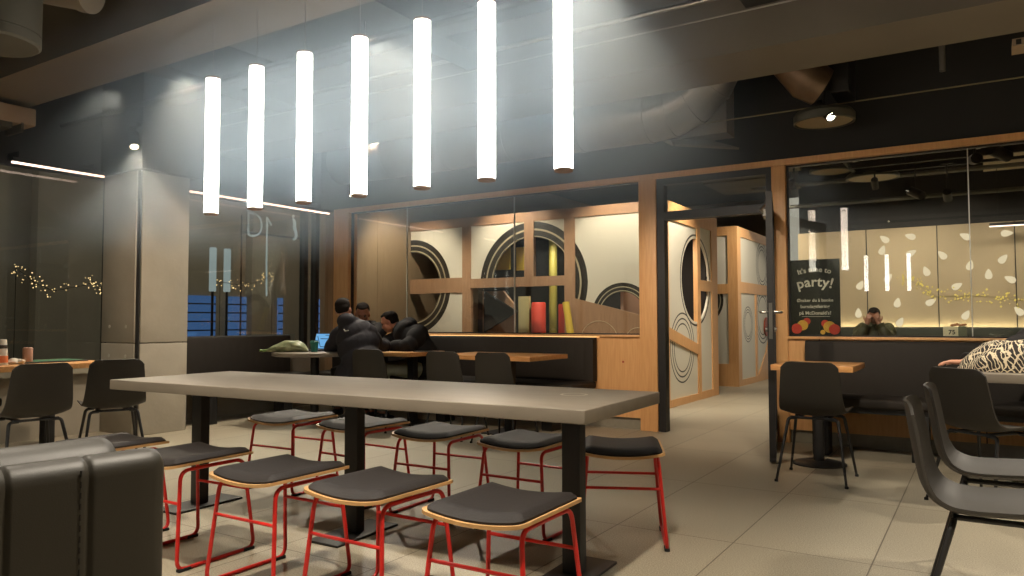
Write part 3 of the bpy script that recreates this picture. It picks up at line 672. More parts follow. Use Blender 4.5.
def fairy(name, pts, r, m, label, n_, spread, wire=black_metal):
    t = thing(name, label, 'fairy lights', pts[0])
    P0 = Vector(pts[0]); b = BM(); tube(b, [Vector(p)-P0 for p in pts], .004, 5); obj('wire', b, wire, t)
    b = BM()
    for k in range(n_):
        s_ = random.random()*(len(pts)-1); i = int(s_); p = Vector(pts[i]).lerp(Vector(pts[i+1]), s_-i) - P0
        p += Vector((random.gauss(0, spread[0]), random.gauss(0, spread[1]), random.gauss(0, spread[2])))
        bmesh.ops.create_icosphere(b, subdivisions=1, radius=r*random.uniform(.6, 1.25), matrix=Matrix.Translation(p))
    o = obj('bulbs', b, m, t); o['kind'] = 'stuff'
    if P0.x < -8:
        for p in (pts[0], pts[-1]):
            b = BM(); q = Vector(p)-P0; cyl(b, (q.x, q.y, -.1-P0.z), (q.x, q.y, q.z), .004, seg=8); obj('holder_post', b, black_metal, t)
    return t
fairy('fairy_lights', [(-1.02, 12.585, 1.72), (-.8, 12.585, 1.6), (-.6, 12.585, 1.42), (-.2, 12.585, 1.42), (.15, 12.585, 1.4), (.4, 12.585, 1.35)], .013, reflected_yellow, 'yellow glowing dots on the beige far wall, imitating lights reflected in the glass', 130, (.06, .004, .06), mat('pale_wire', (150, 136, 100), .6))  # glowing dots on the wall imitate a reflection in the glass
# ducts, diffusers and spots of the far room
b = BM(); loft(b, [(-1.9, 9.2, 3.15), (4.4, 9.2, 3.15)], [.27, .27], 36)
for x in (-1.2, 0, 1.2): loft(b, [(x-.02, 9.2, 3.15), (x+.02, 9.2, 3.15)], [.278]*2, 36)
tag(obj('ventilation_duct', b, galv), 'long round duct on the ceiling of the far seating room', 'duct')
diffuser((-1.22, 11.05, 2.98), .33, 'wide round diffuser behind the right glass with a spotlight under it', .05)
diffuser((-1.9, 12.0, 3.3), .3, 'second round diffuser, higher and farther behind the right glass', .05)
spotlight((-1.16, 10.75, 2.86), (-1.2, 12.585, 1.6), 'lit black spotlight under the wide diffuser behind the right glass', 36, 80, stem=.5)
spotlight((-.03, 8.3, 2.60), (.3, 6, 2.3), 'black spotlight turned sideways, right of the glass joint', 0, lamp=False, r=.05, h=.2, stem=.3)
spotlight((-.66, 10.3, 2.62), (-.2, 9.8, 2.3), 'tilted black spotlight behind the glass, left of the joint', 0, lamp=False, r=.055, h=.22, stem=.3)
spotlight((-.34, 10.7, 2.62), (-.3, 12.585, 1.6), 'lit spotlight shining at the far wall near the glass joint', 36, 80, r=.05, stem=.4)
spotlight((.16, 8.2, 2.62), (.6, 8.8, 2.45), 'thick black spotlight at the right edge behind the glass', 0, lamp=False, r=.055, h=.22, stem=.3)
spotlight((1.2, 10.6, 2.8), (1.1, 12.585, 1.5), 'spotlight shining at the far wall, beyond the right edge', 36, 80, stem=.5)
spotlight((-2.1, 10.4, 2.8), (-2.2, 12.585, 1.5), 'spotlight shining at the far wall near its left end', 30, 80, stem=.5)
for y, z, lab in [(10.2, 2.98, 'black lighting track, front one behind the right glass'), (10.75, 3.0, 'black lighting track farther behind the right glass'), (8.25, 2.86, 'black lighting track close behind the right glass')]:
    b = BM(); box(b, -1.4, 4.4, y-.02, y+.02, z, z+.035)
    for x in (-.8, .6, 2): tube(b, [(x, y, z), (x, y, 3.62)], .006, 6)
    tag(obj('lighting_track', b, black_metal, smooth=False), lab, 'lighting track')
for p in [((-3, 11.7, 3.1), (4.4, 11.7, 3.1)), ((-3, 12.2, 2.85), (4.4, 12.2, 2.85)), ((-1.6, 7.2, 3.3), (-1.6, 12.5, 3.3))]:
    pipe('ceiling_pipe', list(p), .03, duct_grey, 'grey pipe under the far room ceiling, %s' % {11.7: 'crossing in the middle', 12.2: 'nearest the beige wall', 7.2: 'running away from the viewer'}[p[0][1]], group='far room ceiling pipes')
b = BM(); box(b, .05, .95, 11.2, 12.4, 3.16, 3.2)
tag(obj('acoustic_ceiling_panel', b, mat('cream_panel', (190, 175, 145), .8), smooth=False), 'cream acoustic panel on the ceiling at the right behind the glass', 'ceiling panel', 'acoustic ceiling panels')
for (x0, x1, y0, y1, lab) in [(-3.2, -2.1, 9.3, 10.9, 'nearer grey acoustic ceiling panel above the poster'), (-3.6, -2.4, 11.2, 12.4, 'farther grey acoustic ceiling panel above the poster')]:
    b = BM(); box(b, x0, x1, y0, y1, 3.16, 3.2); tag(obj('acoustic_ceiling_panel', b, mat('taupe_panel', (104, 98, 84), .8), smooth=False), lab, 'ceiling panel', 'acoustic ceiling panels')
t = thing('ceiling_light_strip', 'short bright light strip near the top right of the far wall', 'strip light', (.1, 12.0, 2.33))
b = BM(); box(b, 0, 2.2, -.015, .015, 0, .012); obj('diffuser', b, strip_glow, t, False)
b = BM(); box(b, 0, 2.2, -.02, .02, .012, .05); 
for x in (.1, 2.0): tube(b, [(x, 0, .05), (x, 0, 1.28)], .004, 6)
obj('channel', b, black_metal, t, False)
for i, (x, y) in enumerate([(-.4, 8.9), (1.4, 9.2), (-2.4, 8.4)]): spotlight((x, y, 3.3), (x, y+.1, 0), 'spotlight over the far seating floor, place %s' % 'abc'[i], 45, 95, 'far room spotlights out of view', stem=.25)

# poster on the glass
po = thing('party_poster', 'dark green party poster with balloons on the glass beside the doorway', 'poster', (-1.24, YP+.06, .94))
b = BM(); box(b, -.205, .205, .0, .004, 0, .66); obj('sheet', b, mat('poster_dark_green', (40, 44, 32), .45, noise=.35, nscale=14, rgb2=(26, 28, 22)), po, False)
tx = text_mesh([("It's time to", .062, 0, .552, .42), ("party!", .122, 0, .425, .5), ("\u00d8nsker du \u00e5 booke", .038, 0, .290, None), ("bursdagsfeiring", .040, 0, .236, None), ("p\u00e5 McDonald's?", .042, 0, .178, None)], 'lettering', mat('poster_white', (226, 222, 206), .6), po)
tx.location = (0, -.002, 0)
b = BM(); box(b, -.11, .12, -.003, -.001, .160, .163); obj('underline', b, MATS['poster_white'], po, False)
for (x, z, r_, c_) in [(-.165, .055, .045, 'r'), (-.105, .085, .045, 'y'), (-.07, .12, .03, 'r'), (.08, .10, .032, 'r'), (.115, .07, .05, 'y'), (.17, .035, .045, 'r'), (.06, .02, .02, 'y')]:
    b = BM(); z = max(z, r_+.005); x = max(min(x, .2-r_), -.2+r_); yo = -.0012*(1+abs(x)*14); 
    loft(b, [(x, yo-.0005, z), (x, -.0002, z)], [r_, r_], 24)
    obj('printed_balloon', b, mat('balloon_red', (208, 70, 52), .6) if c_ == 'r' else mat('balloon_yellow', (224, 176, 70), .6), po, False)

# number sign on the sill
t = thing('table_number_holder', 'small holder with a pale card reading 75 on the window sill', 'table sign', (-.195, YP+.125, .928))
b = BM(); box(b, -.085, .085, -.035, .035, 0, .012, bev=.003); obj('base', b, mat('cream_plastic', (186, 176, 140), .5), t)
b = BM(); box(b, -.083, .022, -.034, -.026, .01, .088, bev=.002); obj('card', b, mat('pale_card', (236, 228, 196), .6), t)
tx = text_mesh([('75', .05, -.022, .026, None)], 'card_number', mat('ink', (40, 38, 34), .6), t); tx.location = (0, -.036, 0)
b = BM(); box(b, .024, .082, -.03, .03, .01, .09, bev=.003); obj('sachet_box', b, mat('grey_green_card', (118, 122, 100), .6), t)
b = BM()
for k in range(6): ellipsoid(b, (-.02+k*.018, .01*(k % 2), .097+.004*(k % 3)), (.012, .02, .01), seg=8)
obj('sachets', b, mat('salmon_paper', (206, 140, 104), .6), t)

# ================================================================== OUTSIDE the dark windows
b = BM(); box(b, -40, -7.6, -25, 45, -.3, -.1); struct('ground', b, mat('wet_asphalt', (40, 40, 42), .5), 'dark street surface outside', smooth=False)
t = thing('building_facade', 'dark building outside with pale stripes and blue lit windows', 'building', (-15, 8, -.1))
b = BM(); box(b, -.5, 0, -16, 14, 0, 8)
for k in range(12): box(b, 0, .25, -15.5+k*2.4, -14.9+k*2.4, 0, 8)
obj('wall', b, mat('facade_grey', (134, 126, 112), .8, noise=.2, nscale=1), t, False)
blue = emissive('blue_screen_glow', (84, 124, 184), .45)
for (y0, y1) in [(2.05, 2.85), (3.15, 4.15), (4.65, 4.8), (5.95, 6.75)]:
    b = BM(); box(b, 0.02, .06, y0, y1, .8, 1.75)
    wn = obj('lit_window', b, blue, t, False)
    b = BM()
    for k in range(4): box(b, .06, .07, y0, y1, .95+k*.2, .98+k*.2)
    obj('window_bar', b, black_metal, wn, False)
for y, lab in [(1.0, 'added unseen street lamp outside the left window, brightening the facade'), (10.5, 'added unseen street lamp beyond the wooden post, brightening the facade')]:
    t = thing('facade_fill_lamp', lab, 'street lamp', (-11.6, y, -.1), 0, 'added street lamps outside the windows')
    b = BM(); cyl(b, (0, 0, 0), (0, 0, 5.0), .05, .035); tube(b, [(0, 0, 4.95), (-.1, 0, 5.1), (-.6, 0, 5.1)], .03, 8); obj('post', b, black_metal, t)
    b = BM(); box(b, -.95, -.55, -.1, .1, 5.06, 5.16, bev=.02); obj('lamp_head', b, black_metal, t)
    b = BM(); box(b, -.92, -.6, -.08, .08, 5.045, 5.058); obj('lens', b, lens_glow, t, False)
    ld = bpy.data.lights.new('facade_fill', 'POINT'); ld.energy = 150; ld.color = (1, .88, .68); ld.shadow_soft_size = .1  # unseen lamps added to lift the dark facade outside
    lo = bpy.data.objects.new('facade_fill', ld); C.objects.link(lo); lo.parent = t; lo.location = (-.75, 0, 4.9)
t = thing('outdoor_sign', 'faint pale sign with an outlined letter D and thin strokes, behind the window', 'sign', (-12, 9.6, 2.72))
sign_m = emissive('sign_glow', (190, 205, 205), .5)
b = BM(); tube(b, [(0.0, -0.187, 0.427), (0.0, -0.181, 0.008), (0.0, -0.052, 0.001), (0.0, 0.09, 0.074), (0.0, 0.136, 0.227), (0.0, 0.097, 0.382), (0.0, -0.011, 0.448), (0.0, -0.188, 0.446)], 0.018, 8, 0.12); obj('letter', b, sign_m, t)
b = BM(); tube(b, [(0.0, 0.254, 0.42), (0.0, 0.262, -0.039), (0.0, 0.256, -0.478), (0.0, 0.267, -1.153)], 0.016, 8, 0); obj('letter', b, sign_m, t)
b = BM(); tube(b, [(0.0, 0.254, 0.42), (0.0, 0.368, 0.262)], 0.016, 8, 0); obj('letter', b, sign_m, t)
b = BM(); tube(b, [(0.0, 0.923, 0.446), (0.0, 0.969, 0.389), (0.0, 0.944, 0.272), (0.0, 1.012, 0.175), (0.0, 1.0, 0.07), (0.0, 0.934, 0.032)], 0.028, 8, 0.12); obj('letter', b, sign_m, t)
b = BM(); tube(b, [(0.0, 0.914, 0.518), (0.0, 0.93, 0.507)], 0.03, 8, 0); obj('letter', b, sign_m, t)
b = BM()
for x_ in (-.3, 1.3): box(b, x_-.012, x_+.012, .04, .06, -2.82, .4)
box(b, -.3, 1.3, .03, .05, .05, .09)
obj('sign_post', b, black_metal, t, False).rotation_euler.z = PI/2
for y, lab in [(7.56, 'left pale glowing tube outside, imitating a lamp reflection in the window'), (7.83, 'right pale glowing tube outside, imitating a lamp reflection in the window')]:
    t = thing('tube_reflection', lab, 'lamp', (-10.5, y, -.1), 0, 'tube reflections imitated outside')
    b = BM(); lathe(b, [(.05, 1.65), (.055, 1.66), (.055, 2.35), (.05, 2.36)]); obj('glow_tube', b, emissive('tube_reflection_glow', (190, 205, 205), .5), t)  # glowing tubes set outside imitate lamp reflections in the window pane
    b = BM(); lathe(b, [(.12, 0), (.12, .02), (.02, .04), (.02, 1.65)]); obj('post', b, black_metal, t)
fairy('fairy_lights', [(-9, 4.0, 1.66), (-9, 4.2, 1.50), (-9, 4.4, 1.42), (-9, 4.75, 1.50), (-9, 4.85, 1.55), (-9, 4.95, 1.42), (-9, 5.1, 1.30)], .006, fairy_glow, 'warm white fairy lights outside, left of the concrete pillar', 110, (.05, .045, .045))
fairy('fairy_lights', [(-9, 6.6, 1.62), (-9, 7.0, 1.58), (-9, 7.35, 1.68), (-9, 7.5, 1.78)], .007, fairy_glow, 'warm white fairy lights outside, right of the concrete pillar', 45, (.05, .08, .05))

# ================================================================== LONG TABLE AND STOOLS
TA = math.radians(2.0)
tb = thing('long_table', 'long grey rectangular table on three black columns', 'table', (-2.695, 2.785, 0), TA)
b = BM(); box(b, -1.455, 1.455, -.405, .405, .692, .745, bev=.004); obj('tabletop', b, grey_top, tb)
for x in (-1.205, -.01, 1.215):
    b = BM(); box(b, x-.042, x+.042, -.03, .03, .012, .692, bev=.003); lg = obj('leg', b, black_metal, tb)
    b = BM(); box(b, x-.1, x+.1, -.225, .225, .0, .012, bev=.003); obj('base_plate', b, black_metal, lg)
    b = BM(); box(b, x-.09, x+.09, -.2, .2, .684, .6915); obj('top_plate', b, black_metal, lg, False)

b = BM(); n = 40; ra = [b.verts.new((1.17+.062*math.cos(2*PI*k/n), .10+.062*math.sin(2*PI*k/n), .7455)) for k in range(n)]; rb = [b.verts.new((1.17+.048*math.cos(2*PI*k/n), .10+.048*math.sin(2*PI*k/n), .7457)) for k in range(n)]
for k in range(n): b.faces.new((ra[k], ra[(k+1) % n], rb[(k+1) % n], rb[k]))
obj('cup_ring_stain', b, mat('pale_stain', (168, 158, 142), .35), tb)['label'] = 'pale ring mark left by a cup'
def make_stool(label, loc, rz):
    t = thing('stool', label, 'stool', loc, rz, 'red framed stools around the long table')
    W, D = .199, .215
    def zs(x): return .420 + .55*x*x
    def grid(z_off, wx, wy, th, nm_, m, puff=0, n=18, corner=.03):
        b = BM(); top, bot = [], []
        for i in range(n+1):
            u = -1+2*i/n; rt, rb = [], []
            for j in range(n+1):
                v = -1+2*j/n
                # rounded-rectangle mapping
                x, y = u*wx, v*wy
                ex = max(0, abs(x)-(wx-corner)); ey = max(0, abs(y)-(wy-corner))
                if ex > 0 and ey > 0:
                    L_ = max(ex, ey); h_ = math.hypot(ex, ey); s_ = L_/h_
                    x = math.copysign(wx-corner+ex*s_, x); y = math.copysign(wy-corner+ey*s_, y)
                e = min(1, min(1-abs(u), 1-abs(v))*n/4)
                rnd = puff*(1-(1-e)**2) if puff else 0
                z = zs(x) + z_off
                rt.append(b.verts.new((x, y, z + th*(1 if not puff else .35) + rnd))); rb.append(b.verts.new((x, y, z)))
            top.append(rt); bot.append(rb)
        for i in range(n):
            for j in range(n):
                b.faces.new((top[i][j], top[i+1][j], top[i+1][j+1], top[i][j+1])); b.faces.new((bot[i][j], bot[i][j+1], bot[i+1][j+1], bot[i+1][j]))
        for k in range(n):
            b.faces.new((top[k][0], bot[k][0], bot[k+1][0], top[k+1][0])); b.faces.new((top[k][n], top[k+1][n], bot[k+1][n], bot[k][n]))
            b.faces.new((top[0][k], top[0][k+1], bot[0][k+1], bot[0][k])); b.faces.new((top[n][k], bot[n][k], bot[n][k+1], top[n][k+1]))
        return obj(nm_, b, m, t)
    grid(0, W, D, .012, 'plywood_shell', ply)
    grid(.012, W-.012, D-.012, .022, 'seat_pad', cushion, puff=.024)
    for s in (-1, 1):
        b = BM()
        pts = [(s*.166, -.0, .420), (s*.168, -.168, .420), (s*.203, -.205, .009), (s*.203, .205, .009), (s*.168, .168, .420), (s*.166, .0, .420)]
        tube(b, pts, .0085, 10, .045, caps=False); fr = obj('side_frame', b, red_metal, t)
        for yy in (-.17, .17):
            b = BM(); box(b, s*.203-.012, s*.203+.012, yy-.03, yy+.03, 0, .014, bev=.003); obj('glide', b, rubber, fr)
    for yy in (-1, 1):
        b = BM(); tube(b, [(-.181, yy*.180, .282), (.181, yy*.180, .282)], .007, 8); obj('crossbar', b, red_metal, t)
    return t
near = [(-1.39, 2.145, 1, 'red framed near side stool closest to the right end of the table'),
        (-1.955, 2.15, -1, 'second stool on the near side, left of the closest one, before the middle leg'),
        (-2.50, 2.14, 0, 'third stool on the near side, between the left and middle table legs'),
        (-3.135, 2.15, 2, 'fourth stool on the near side, in front of the left table leg'),
        (-3.77, 2.13, 0, 'last stool of the near side, mostly hidden behind the leather booth back')]
far_ = [(-2.02, 3.36, 0, 'far side stool nearest the right table leg'), (-2.60, 3.36, 2, 'second stool on the far side, right of the middle table leg'),
        (-3.20, 3.37, -2, 'third far side stool, half hidden by the middle table leg'), (-3.80, 3.35, 3, 'far side stool at the left, before the dark bench')]
st0 = None
for (x, y, a, lab) in near + far_ + [(-1.53, 3.43, 25, 'red framed stool at the right end of the table, turned askew')]:
    if st0 is None: st0 = make_stool(lab, (x, y, 0), math.radians(a))
    else: dup(st0, (x, y, 0), math.radians(a), lab)

# ================================================================== SHELL CHAIRS
def make_chair(label, loc, rz):
    t = thing('shell_chair', label, 'chair', loc, rz, 'black shell chairs')
    prof = [(.225, .418), (.205, .440), (.15, .447), (.05, .440), (-.06, .434), (-.13, .440), (-.185, .470), (-.215, .525), (-.230, .60), (-.242, .68), (-.252, .745), (-.260, .795)]
    # smooth the profile
    P_ = round_path([(0, p[0], p[1]) for p in prof], .04, 3); n = len(P_); m_ = 16
    b = BM(); A, B = [], []
    for i, p in enumerate(P_):
        tt = i/(n-1)
        hw = .207 if p.z < .47 and p.y > -.12 else .207 - .028*min(1, max(0, (p.z-.45)/.3))
        if p.y > .18: hw -= (p.y-.18)*.6
        if p.z > .74: hw -= .018*max(0,(p.z-.765)/.03)**2
        d = (P_[min(n-1, i+1)] - P_[max(0, i-1)]).normalized(); nrm = Vector((0, -d.z, d.y)); nrm = nrm if nrm.z > 0 or nrm.y > 0 else -nrm
        if nrm.dot(Vector((0, .5, .5))) < 0: nrm = -nrm
        ra, rb = [], []
        for j in range(m_+1):
            u = -1+2*j/m_; curl = .030*abs(u)**3
            z_drop = 0
            if p.z > .70: z_drop = -.022*abs(u)**10*(p.z-.70)/.095
            q = Vector((u*hw, p.y, p.z+z_drop)) + nrm*curl
            ra.append(b.verts.new(q + nrm*.005)); rb.append(b.verts.new(q - nrm*.005))
        A.append(ra); B.append(rb)
    for i in range(n-1):
        for j in range(m_):
            b.faces.new((A[i][j], A[i][j+1], A[i+1][j+1], A[i+1][j])); b.faces.new((B[i][j], B[i+1][j], B[i+1][j+1], B[i][j+1]))
        b.faces.new((A[i][0], A[i+1][0], B[i+1][0], B[i][0])); b.faces.new((A[i][m_], B[i][m_], B[i+1][m_], A[i+1][m_]))
    for j in range(m_):
        b.faces.new((A[0][j], B[0][j], B[0][j+1], A[0][j+1])); b.faces.new((A[-1][j], A[-1][j+1], B[-1][j+1], B[-1][j]))
    obj('seat_shell', b, black_plastic, t)
    b = BM()
    for xx in (-.09, .09): tube(b, [(xx, .13, .418), (xx, -.12, .418)], .010, 8)
    tube(b, [(-.14, .13, .418), (.14, .13, .418)], .009, 8); tube(b, [(-.14, -.12, .418), (.14, -.12, .418)], .009, 8)
    obj('under_frame', b, black_metal, t)
    for sx in (-1, 1):
        for y0, y1 in ((.13, .215), (-.12, -.235)):
            b = BM(); pts = round_path([(sx*.10, y0, .415), (sx*.155, y0, .413), (sx*.215, y1, .006)], .03, 5)
            loft(b, pts, [.011 if k < 7 else .010 for k in range(len(pts)-1)] + [.008], 10); lg = obj('leg', b, black_metal, t)
            b = BM(); lathe(b, [(.012, 0), (.012, .012), (.009, .016)], sx*.2155, y1, 12); obj('foot_cap', b, rubber, lg)
    return t
R_ = math.radians
chairs = [(-.975, 5.40, 0, 'black shell chair at the small wooden table beside the open door'),
          (.02, 2.98, -90, 'nearest black shell chair at the right edge, seen from its side'),
          (.04, 3.66, -90, 'second shell chair at the right edge, side view just behind the nearest one'),
          (.0, 5.16, -38, 'black shell chair pushed to the grey table with the scarf on it'),
          (-5.46, 2.53, 84, 'black shell chair at the left edge wooden table, left one of two'),
          (-5.52, 3.13, 68, 'black shell chair at the left wooden table, standing before the concrete pillar'),
          (-4.155, 5.60, 2, 'black shell chair, left of the pair at the far wooden table'),
          (-3.605, 5.60, 0, 'black shell chair, right of the pair at the far wooden table'),
          (-5.09, 5.60, 8, 'black shell chair with its back to us beside the person in the long puffer coat')]
ch0 = None
for (x, y, a, lab) in chairs:
    if ch0 is None: ch0 = make_chair(lab, (x, y, 0), R_(a))
    else: dup(ch0, (x, y, 0), R_(a), lab)

# ================================================================== SMALLER TABLES
def col_table(name, label, x0, x1, y0, y1, top, cols, base='round', zt=.745, th=.042, rz=0):
    cx, cy = (x0+x1)/2, (y0+y1)/2
    t = thing(name, label, 'table', (cx, cy, 0), rz)
    b = BM(); box(b, x0-cx, x1-cx, y0-cy, y1-cy, zt-th, zt, bev=.003); obj('tabletop', b, top, t)
    for (px, py) in cols:
        px -= cx; py -= cy
        b = BM()
        if base == 'round':
            lathe(b, [(.04, .02), (.04, zt-th)], px, py, 24); lg = obj('column', b, black_metal, t)
            b = BM(); lathe(b, [(.19, 0), (.19, .008), (.17, .016), (.045, .03)], px, py, 40); obj('base_disc', b, black_metal, lg)
        else:
            box(b, px-.04, px+.04, py-.04, py+.04, .012, zt-th, bev=.003); lg = obj('column', b, black_metal, t)
            b = BM(); box(b, px-.2, px+.2, py-.2, py+.2, 0, .012, bev=.003); obj('base_plate', b, black_metal, lg)
    return t
col_table('cafe_table', 'small oak topped table by the open door, on a round black foot', -1.33, -.775, 5.65, 6.27, wood_top, [(-1.06, 5.95)])
col_table('cafe_table', 'oak topped table before the long bench, right one with two chairs at it', -4.52, -3.42, 5.70, 6.42, wood_top, [(-3.85, 6.05)], 'square')
col_table('cafe_table', 'oak topped table at which the leaning person in a black jacket sits', -5.72, -4.92, 5.82, 6.42, wood_top, [(-5.1, 6.1)], 'square')
col_table('cafe_table', 'oak topped table at the left edge with cups and napkins', -6.85, -5.98, 1.4, 3.4, wood_top, [(-6.35, 3.08), (-6.35, 1.9)], 'square')
col_table('cafe_table', 'pale grey table at the right edge carrying the patterned scarf', -.16, 1.3, 5.34, 6.12, grey_top, [(.6, 5.75)], 'square', th=.055)
t = thing('round_cafe_table', 'grey round table with the laptop and the bag on it', 'table', (-6.05, 5.62, 0))
b = BM(); lathe(b, [(.42, .70), (.44, .705), (.44, .74), (.43, .745)], seg=56); obj('tabletop', b, grey_top, t)
b = BM(); lathe(b, [(.045, .02), (.045, .7)]); cl = obj('column', b, black_metal, t)
b = BM(); lathe(b, [(.24, 0), (.24, .01), (.05, .03)], seg=40); obj('base_disc', b, black_metal, cl)

# ================================================================== BENCHES
def bench_x(name, label, x0, x1, yb, seat_d=.46, zt=.89, legs=(), face=-1, chan=.105):
    t = thing(name, label, 'bench', ((x0+x1)/2, yb, 0)); cx = (x0+x1)/2
    b = BM(); n = max(1, int((x1-x0)/chan)); 
    # backrest with vertical stitched channels
    w_ = (x1-x0)/n; N_ = n*6
    prof = []
    rows = [(.46, 0), (.50, .0), (zt-.05, -.0), (zt-.015, .012), (zt, .04), (zt, .085)]
    V = []
    for i in range(N_+1):
        x = x0-cx + (x1-x0)*i/N_; ph_ = (i % 6)/6
        g = .0035*(abs(math.sin(PI*ph_))**.5)
        V.append([b.verts.new((x, -.10 - g + dy if k < 4 else -.10+dy, z)) for k, (z, dy) in enumerate(rows)] + [b.verts.new((x, -.01, zt-.005)), b.verts.new((x, -.01, .46))])
    for i in range(N_):
        m2 = len(V[0])
        for k in range(m2): b.faces.new((V[i][k], V[i][(k+1) % m2], V[i+1][(k+1) % m2], V[i+1][k]))
    b.faces.new(V[0]); b.faces.new(list(reversed(V[-1])))
    obj('backrest', b, leather_dull, t)
    b = BM(); box(b, x0-cx, x1-cx, -.10-seat_d, -.02, .385, .46, bev=.022); obj('seat', b, leather_dull, t)
    b = BM(); box(b, x0-cx+.02, x1-cx-.02, -.06-seat_d, -.03, .345, .384); obj('seat_frame', b, black_metal, t, False)
    for lx in legs:
        b = BM(); box(b, lx-cx-.06, lx-cx+.06, -.07-seat_d, -.01-seat_d+.12, 0, .345, bev=.004); obj('leg', b, black_metal, t)
    return t
bench_x('upholstered_bench', 'dark channelled bench under the play area glass, behind the wooden tables', -6.95, -3.31, 6.845, legs=(-3.6, -4.9, -6.2), seat_d=.46, zt=.9)
bench_x('upholstered_bench', 'dark channelled bench under the right glass, beside the open door', -1.30, 3.4, 6.845, legs=(-1.12, -.42, 1.0, 2.4), seat_d=.42, zt=.895)
t = bench_x('upholstered_bench', 'dark bench along the night window, right of the concrete pillar', 4.60, 6.28, 0, legs=(4.9, 5.9), seat_d=.44, zt=.905)
t.rotation_euler.z = PI/2; t.location = (-7.285, 5.44, 0)
t = bench_x('upholstered_bench', 'dark bench along the left night window, behind the left wooden table', -.4, 2.9, 0, legs=(0, 2.6), seat_d=.4, zt=.86)
t.rotation_euler.z = PI/2; t.location = (-7.18, 1.25, 0)

b = BM(); box(b, -6.7, -3.28, YP-.026, YP-.018, .9015, .905); tag(obj('bench_light_line', b, emissive('warm_line_glow', (255, 200, 130), 2.5), smooth=False), 'warm light line under the sill behind the bench by the play area glass', 'light line')
# foreground booth back
t = thing('leather_booth', 'black leather booth back filling the bottom left corner', 'booth', (-1.33, 0, 0))
BOOTH = t
def padded(x0, x1, y0, y1, z0, z1, seams, r=.03, dip=.012):
    b = BM(); ny = 90
    xm, hw_ = (x0+x1)/2, (x1-x0)/2
    ring = lambda g: [(x1-g, z0)] + [(xm+(hw_-g)*math.cos(PI*k/10), z1-hw_+(hw_-g)*math.sin(PI*k/10)) for k in range(11)] + [(x0+g, z0)]
    V = []
    ys = sorted(set([y0+(y1-y0)*i/ny for i in range(ny+1)] + [q+d_ for q in seams for d_ in (-.012, -.008, -.005, -.0025, 0, .0025, .005, .008, .012)] + [y0+.005, y0+.012, y1-.012, y1-.005])); ny = len(ys)-1
    for i in range(ny+1):
        y = ys[i]; g = max([0]+[dip*math.exp(-((y-s)/.0045)**2) for s in seams])
        e = min(y-y0, y1-y); g += .02*max(0, 1-e/.02)**2
        V.append([b.verts.new((x, y, z)) for x, z in ring(g)])
    for i in range(ny):
        for k in range(13): b.faces.new((V[i][k], V[i][(k+1) % 13], V[i+1][(k+1) % 13], V[i+1][k]))
    b.faces.new(V[0]); b.faces.new(list(reversed(V[-1])))
    return b
obj('back_panel', padded(.035, .105, -1.6, .785, .02, .846, [.785-.13-.118*k for k in range(0, 14)], dip=.0035), leather, t)
obj('inner_backrest', padded(-.10, .02, -1.6, .745, .42, .858, [.815-.55*k for k in range(1, 5)], r=.045), leather, t)
b = BM(); box(b, -.62, .03, -1.6, .78, .3, .44, bev=.03); obj('seat', b, leather, t)
b = BM(); box(b, -.56, .03, -1.55, .74, .0, .3); obj('base', b, black_metal, t, False)
b = BM()
for s in [.785-.13-.118*k for k in range(0, 2)]:
    for k in range(46):
        z = .03+k*.0175; box(b, .1035, .1062, s-.0145, s-.0125, z, z+.010)
o = obj('stitching', b, mat('dark_thread', (26, 22, 18), .8), t, False); o['kind'] = 'stuff'
BOOTH.rotation_euler.z = math.radians(-8); BOOTH.location = Vector((-1.225, .80, 0)) - Matrix.Rotation(math.radians(-8), 3, 'Z') @ Vector((.105, .785, 0))

# ================================================================== PEOPLE
def remeshed(name, b, m, parent, vox, smooth_it=6, loc=None):
    o = obj(name, b, m, parent, True)
    md = o.modifiers.new('r', 'REMESH'); md.mode = 'VOXEL'; md.voxel_size = vox; md.use_smooth_shade = True
    ms = o.modifiers.new('s', 'SMOOTH'); ms.factor = .5; ms.iterations = smooth_it
    dg = bpy.context.evaluated_depsgraph_get(); dg.update()
    me = bpy.data.meshes.new_from_object(o.evaluated_get(dg)); o.modifiers.clear(); o.data = me
    me.polygons.foreach_set('use_smooth', [True]*len(me.polygons))
    return o
def bulgy(b, pts, radii, step=.045, amp=.012, seg=18, ref=None):
    """quilted tube: rings swell between the stitch lines"""
    pts = [Vector(p) for p in pts]; P_, Rr = [], []
    for i in range(len(pts)-1):
        n = max(2, int((pts[i+1]-pts[i]).length/(step/4)))
        for k in range(n):
            t_ = k/n; P_.append(pts[i].lerp(pts[i+1], t_))
            a, c = radii[i], radii[i+1]; a = a if isinstance(a, tuple) else (a, a); c = c if isinstance(c, tuple) else (c, c)
            Rr.append((a[0]+(c[0]-a[0])*t_, a[1]+(c[1]-a[1])*t_))
    P_.append(pts[-1]); q = radii[-1]; Rr.append(q if isinstance(q, tuple) else (q, q))
    L = 0; out = []
    for i, p in enumerate(P_):
        if i: L += (P_[i]-P_[i-1]).length
        e = amp*abs(math.sin(PI*L/step/2))**.6
        out.append((Rr[i][0]+e, Rr[i][1]+e))
    loft(b, P_, out, seg, ref)
skin = mat('skin', (196, 140, 112), .5); skin_d = mat('skin_brown', (150, 100, 76), .5)
hair_m = mat('dark_hair', (32, 26, 22), .9, spec=.15, bump=.5, bscale=180, stretch=(1, 1, .2))
puffer = mat('black_puffer_nylon', (50, 48, 52), .75, spec=.2, bump=.2, bscale=60)
puffer2 = mat('black_jacket_nylon', (38, 36, 36), .8, spec=.2, bump=.2, bscale=60)
olive = mat('olive_puffer_nylon', (74, 76, 52), .5, bump=.2, bscale=50)
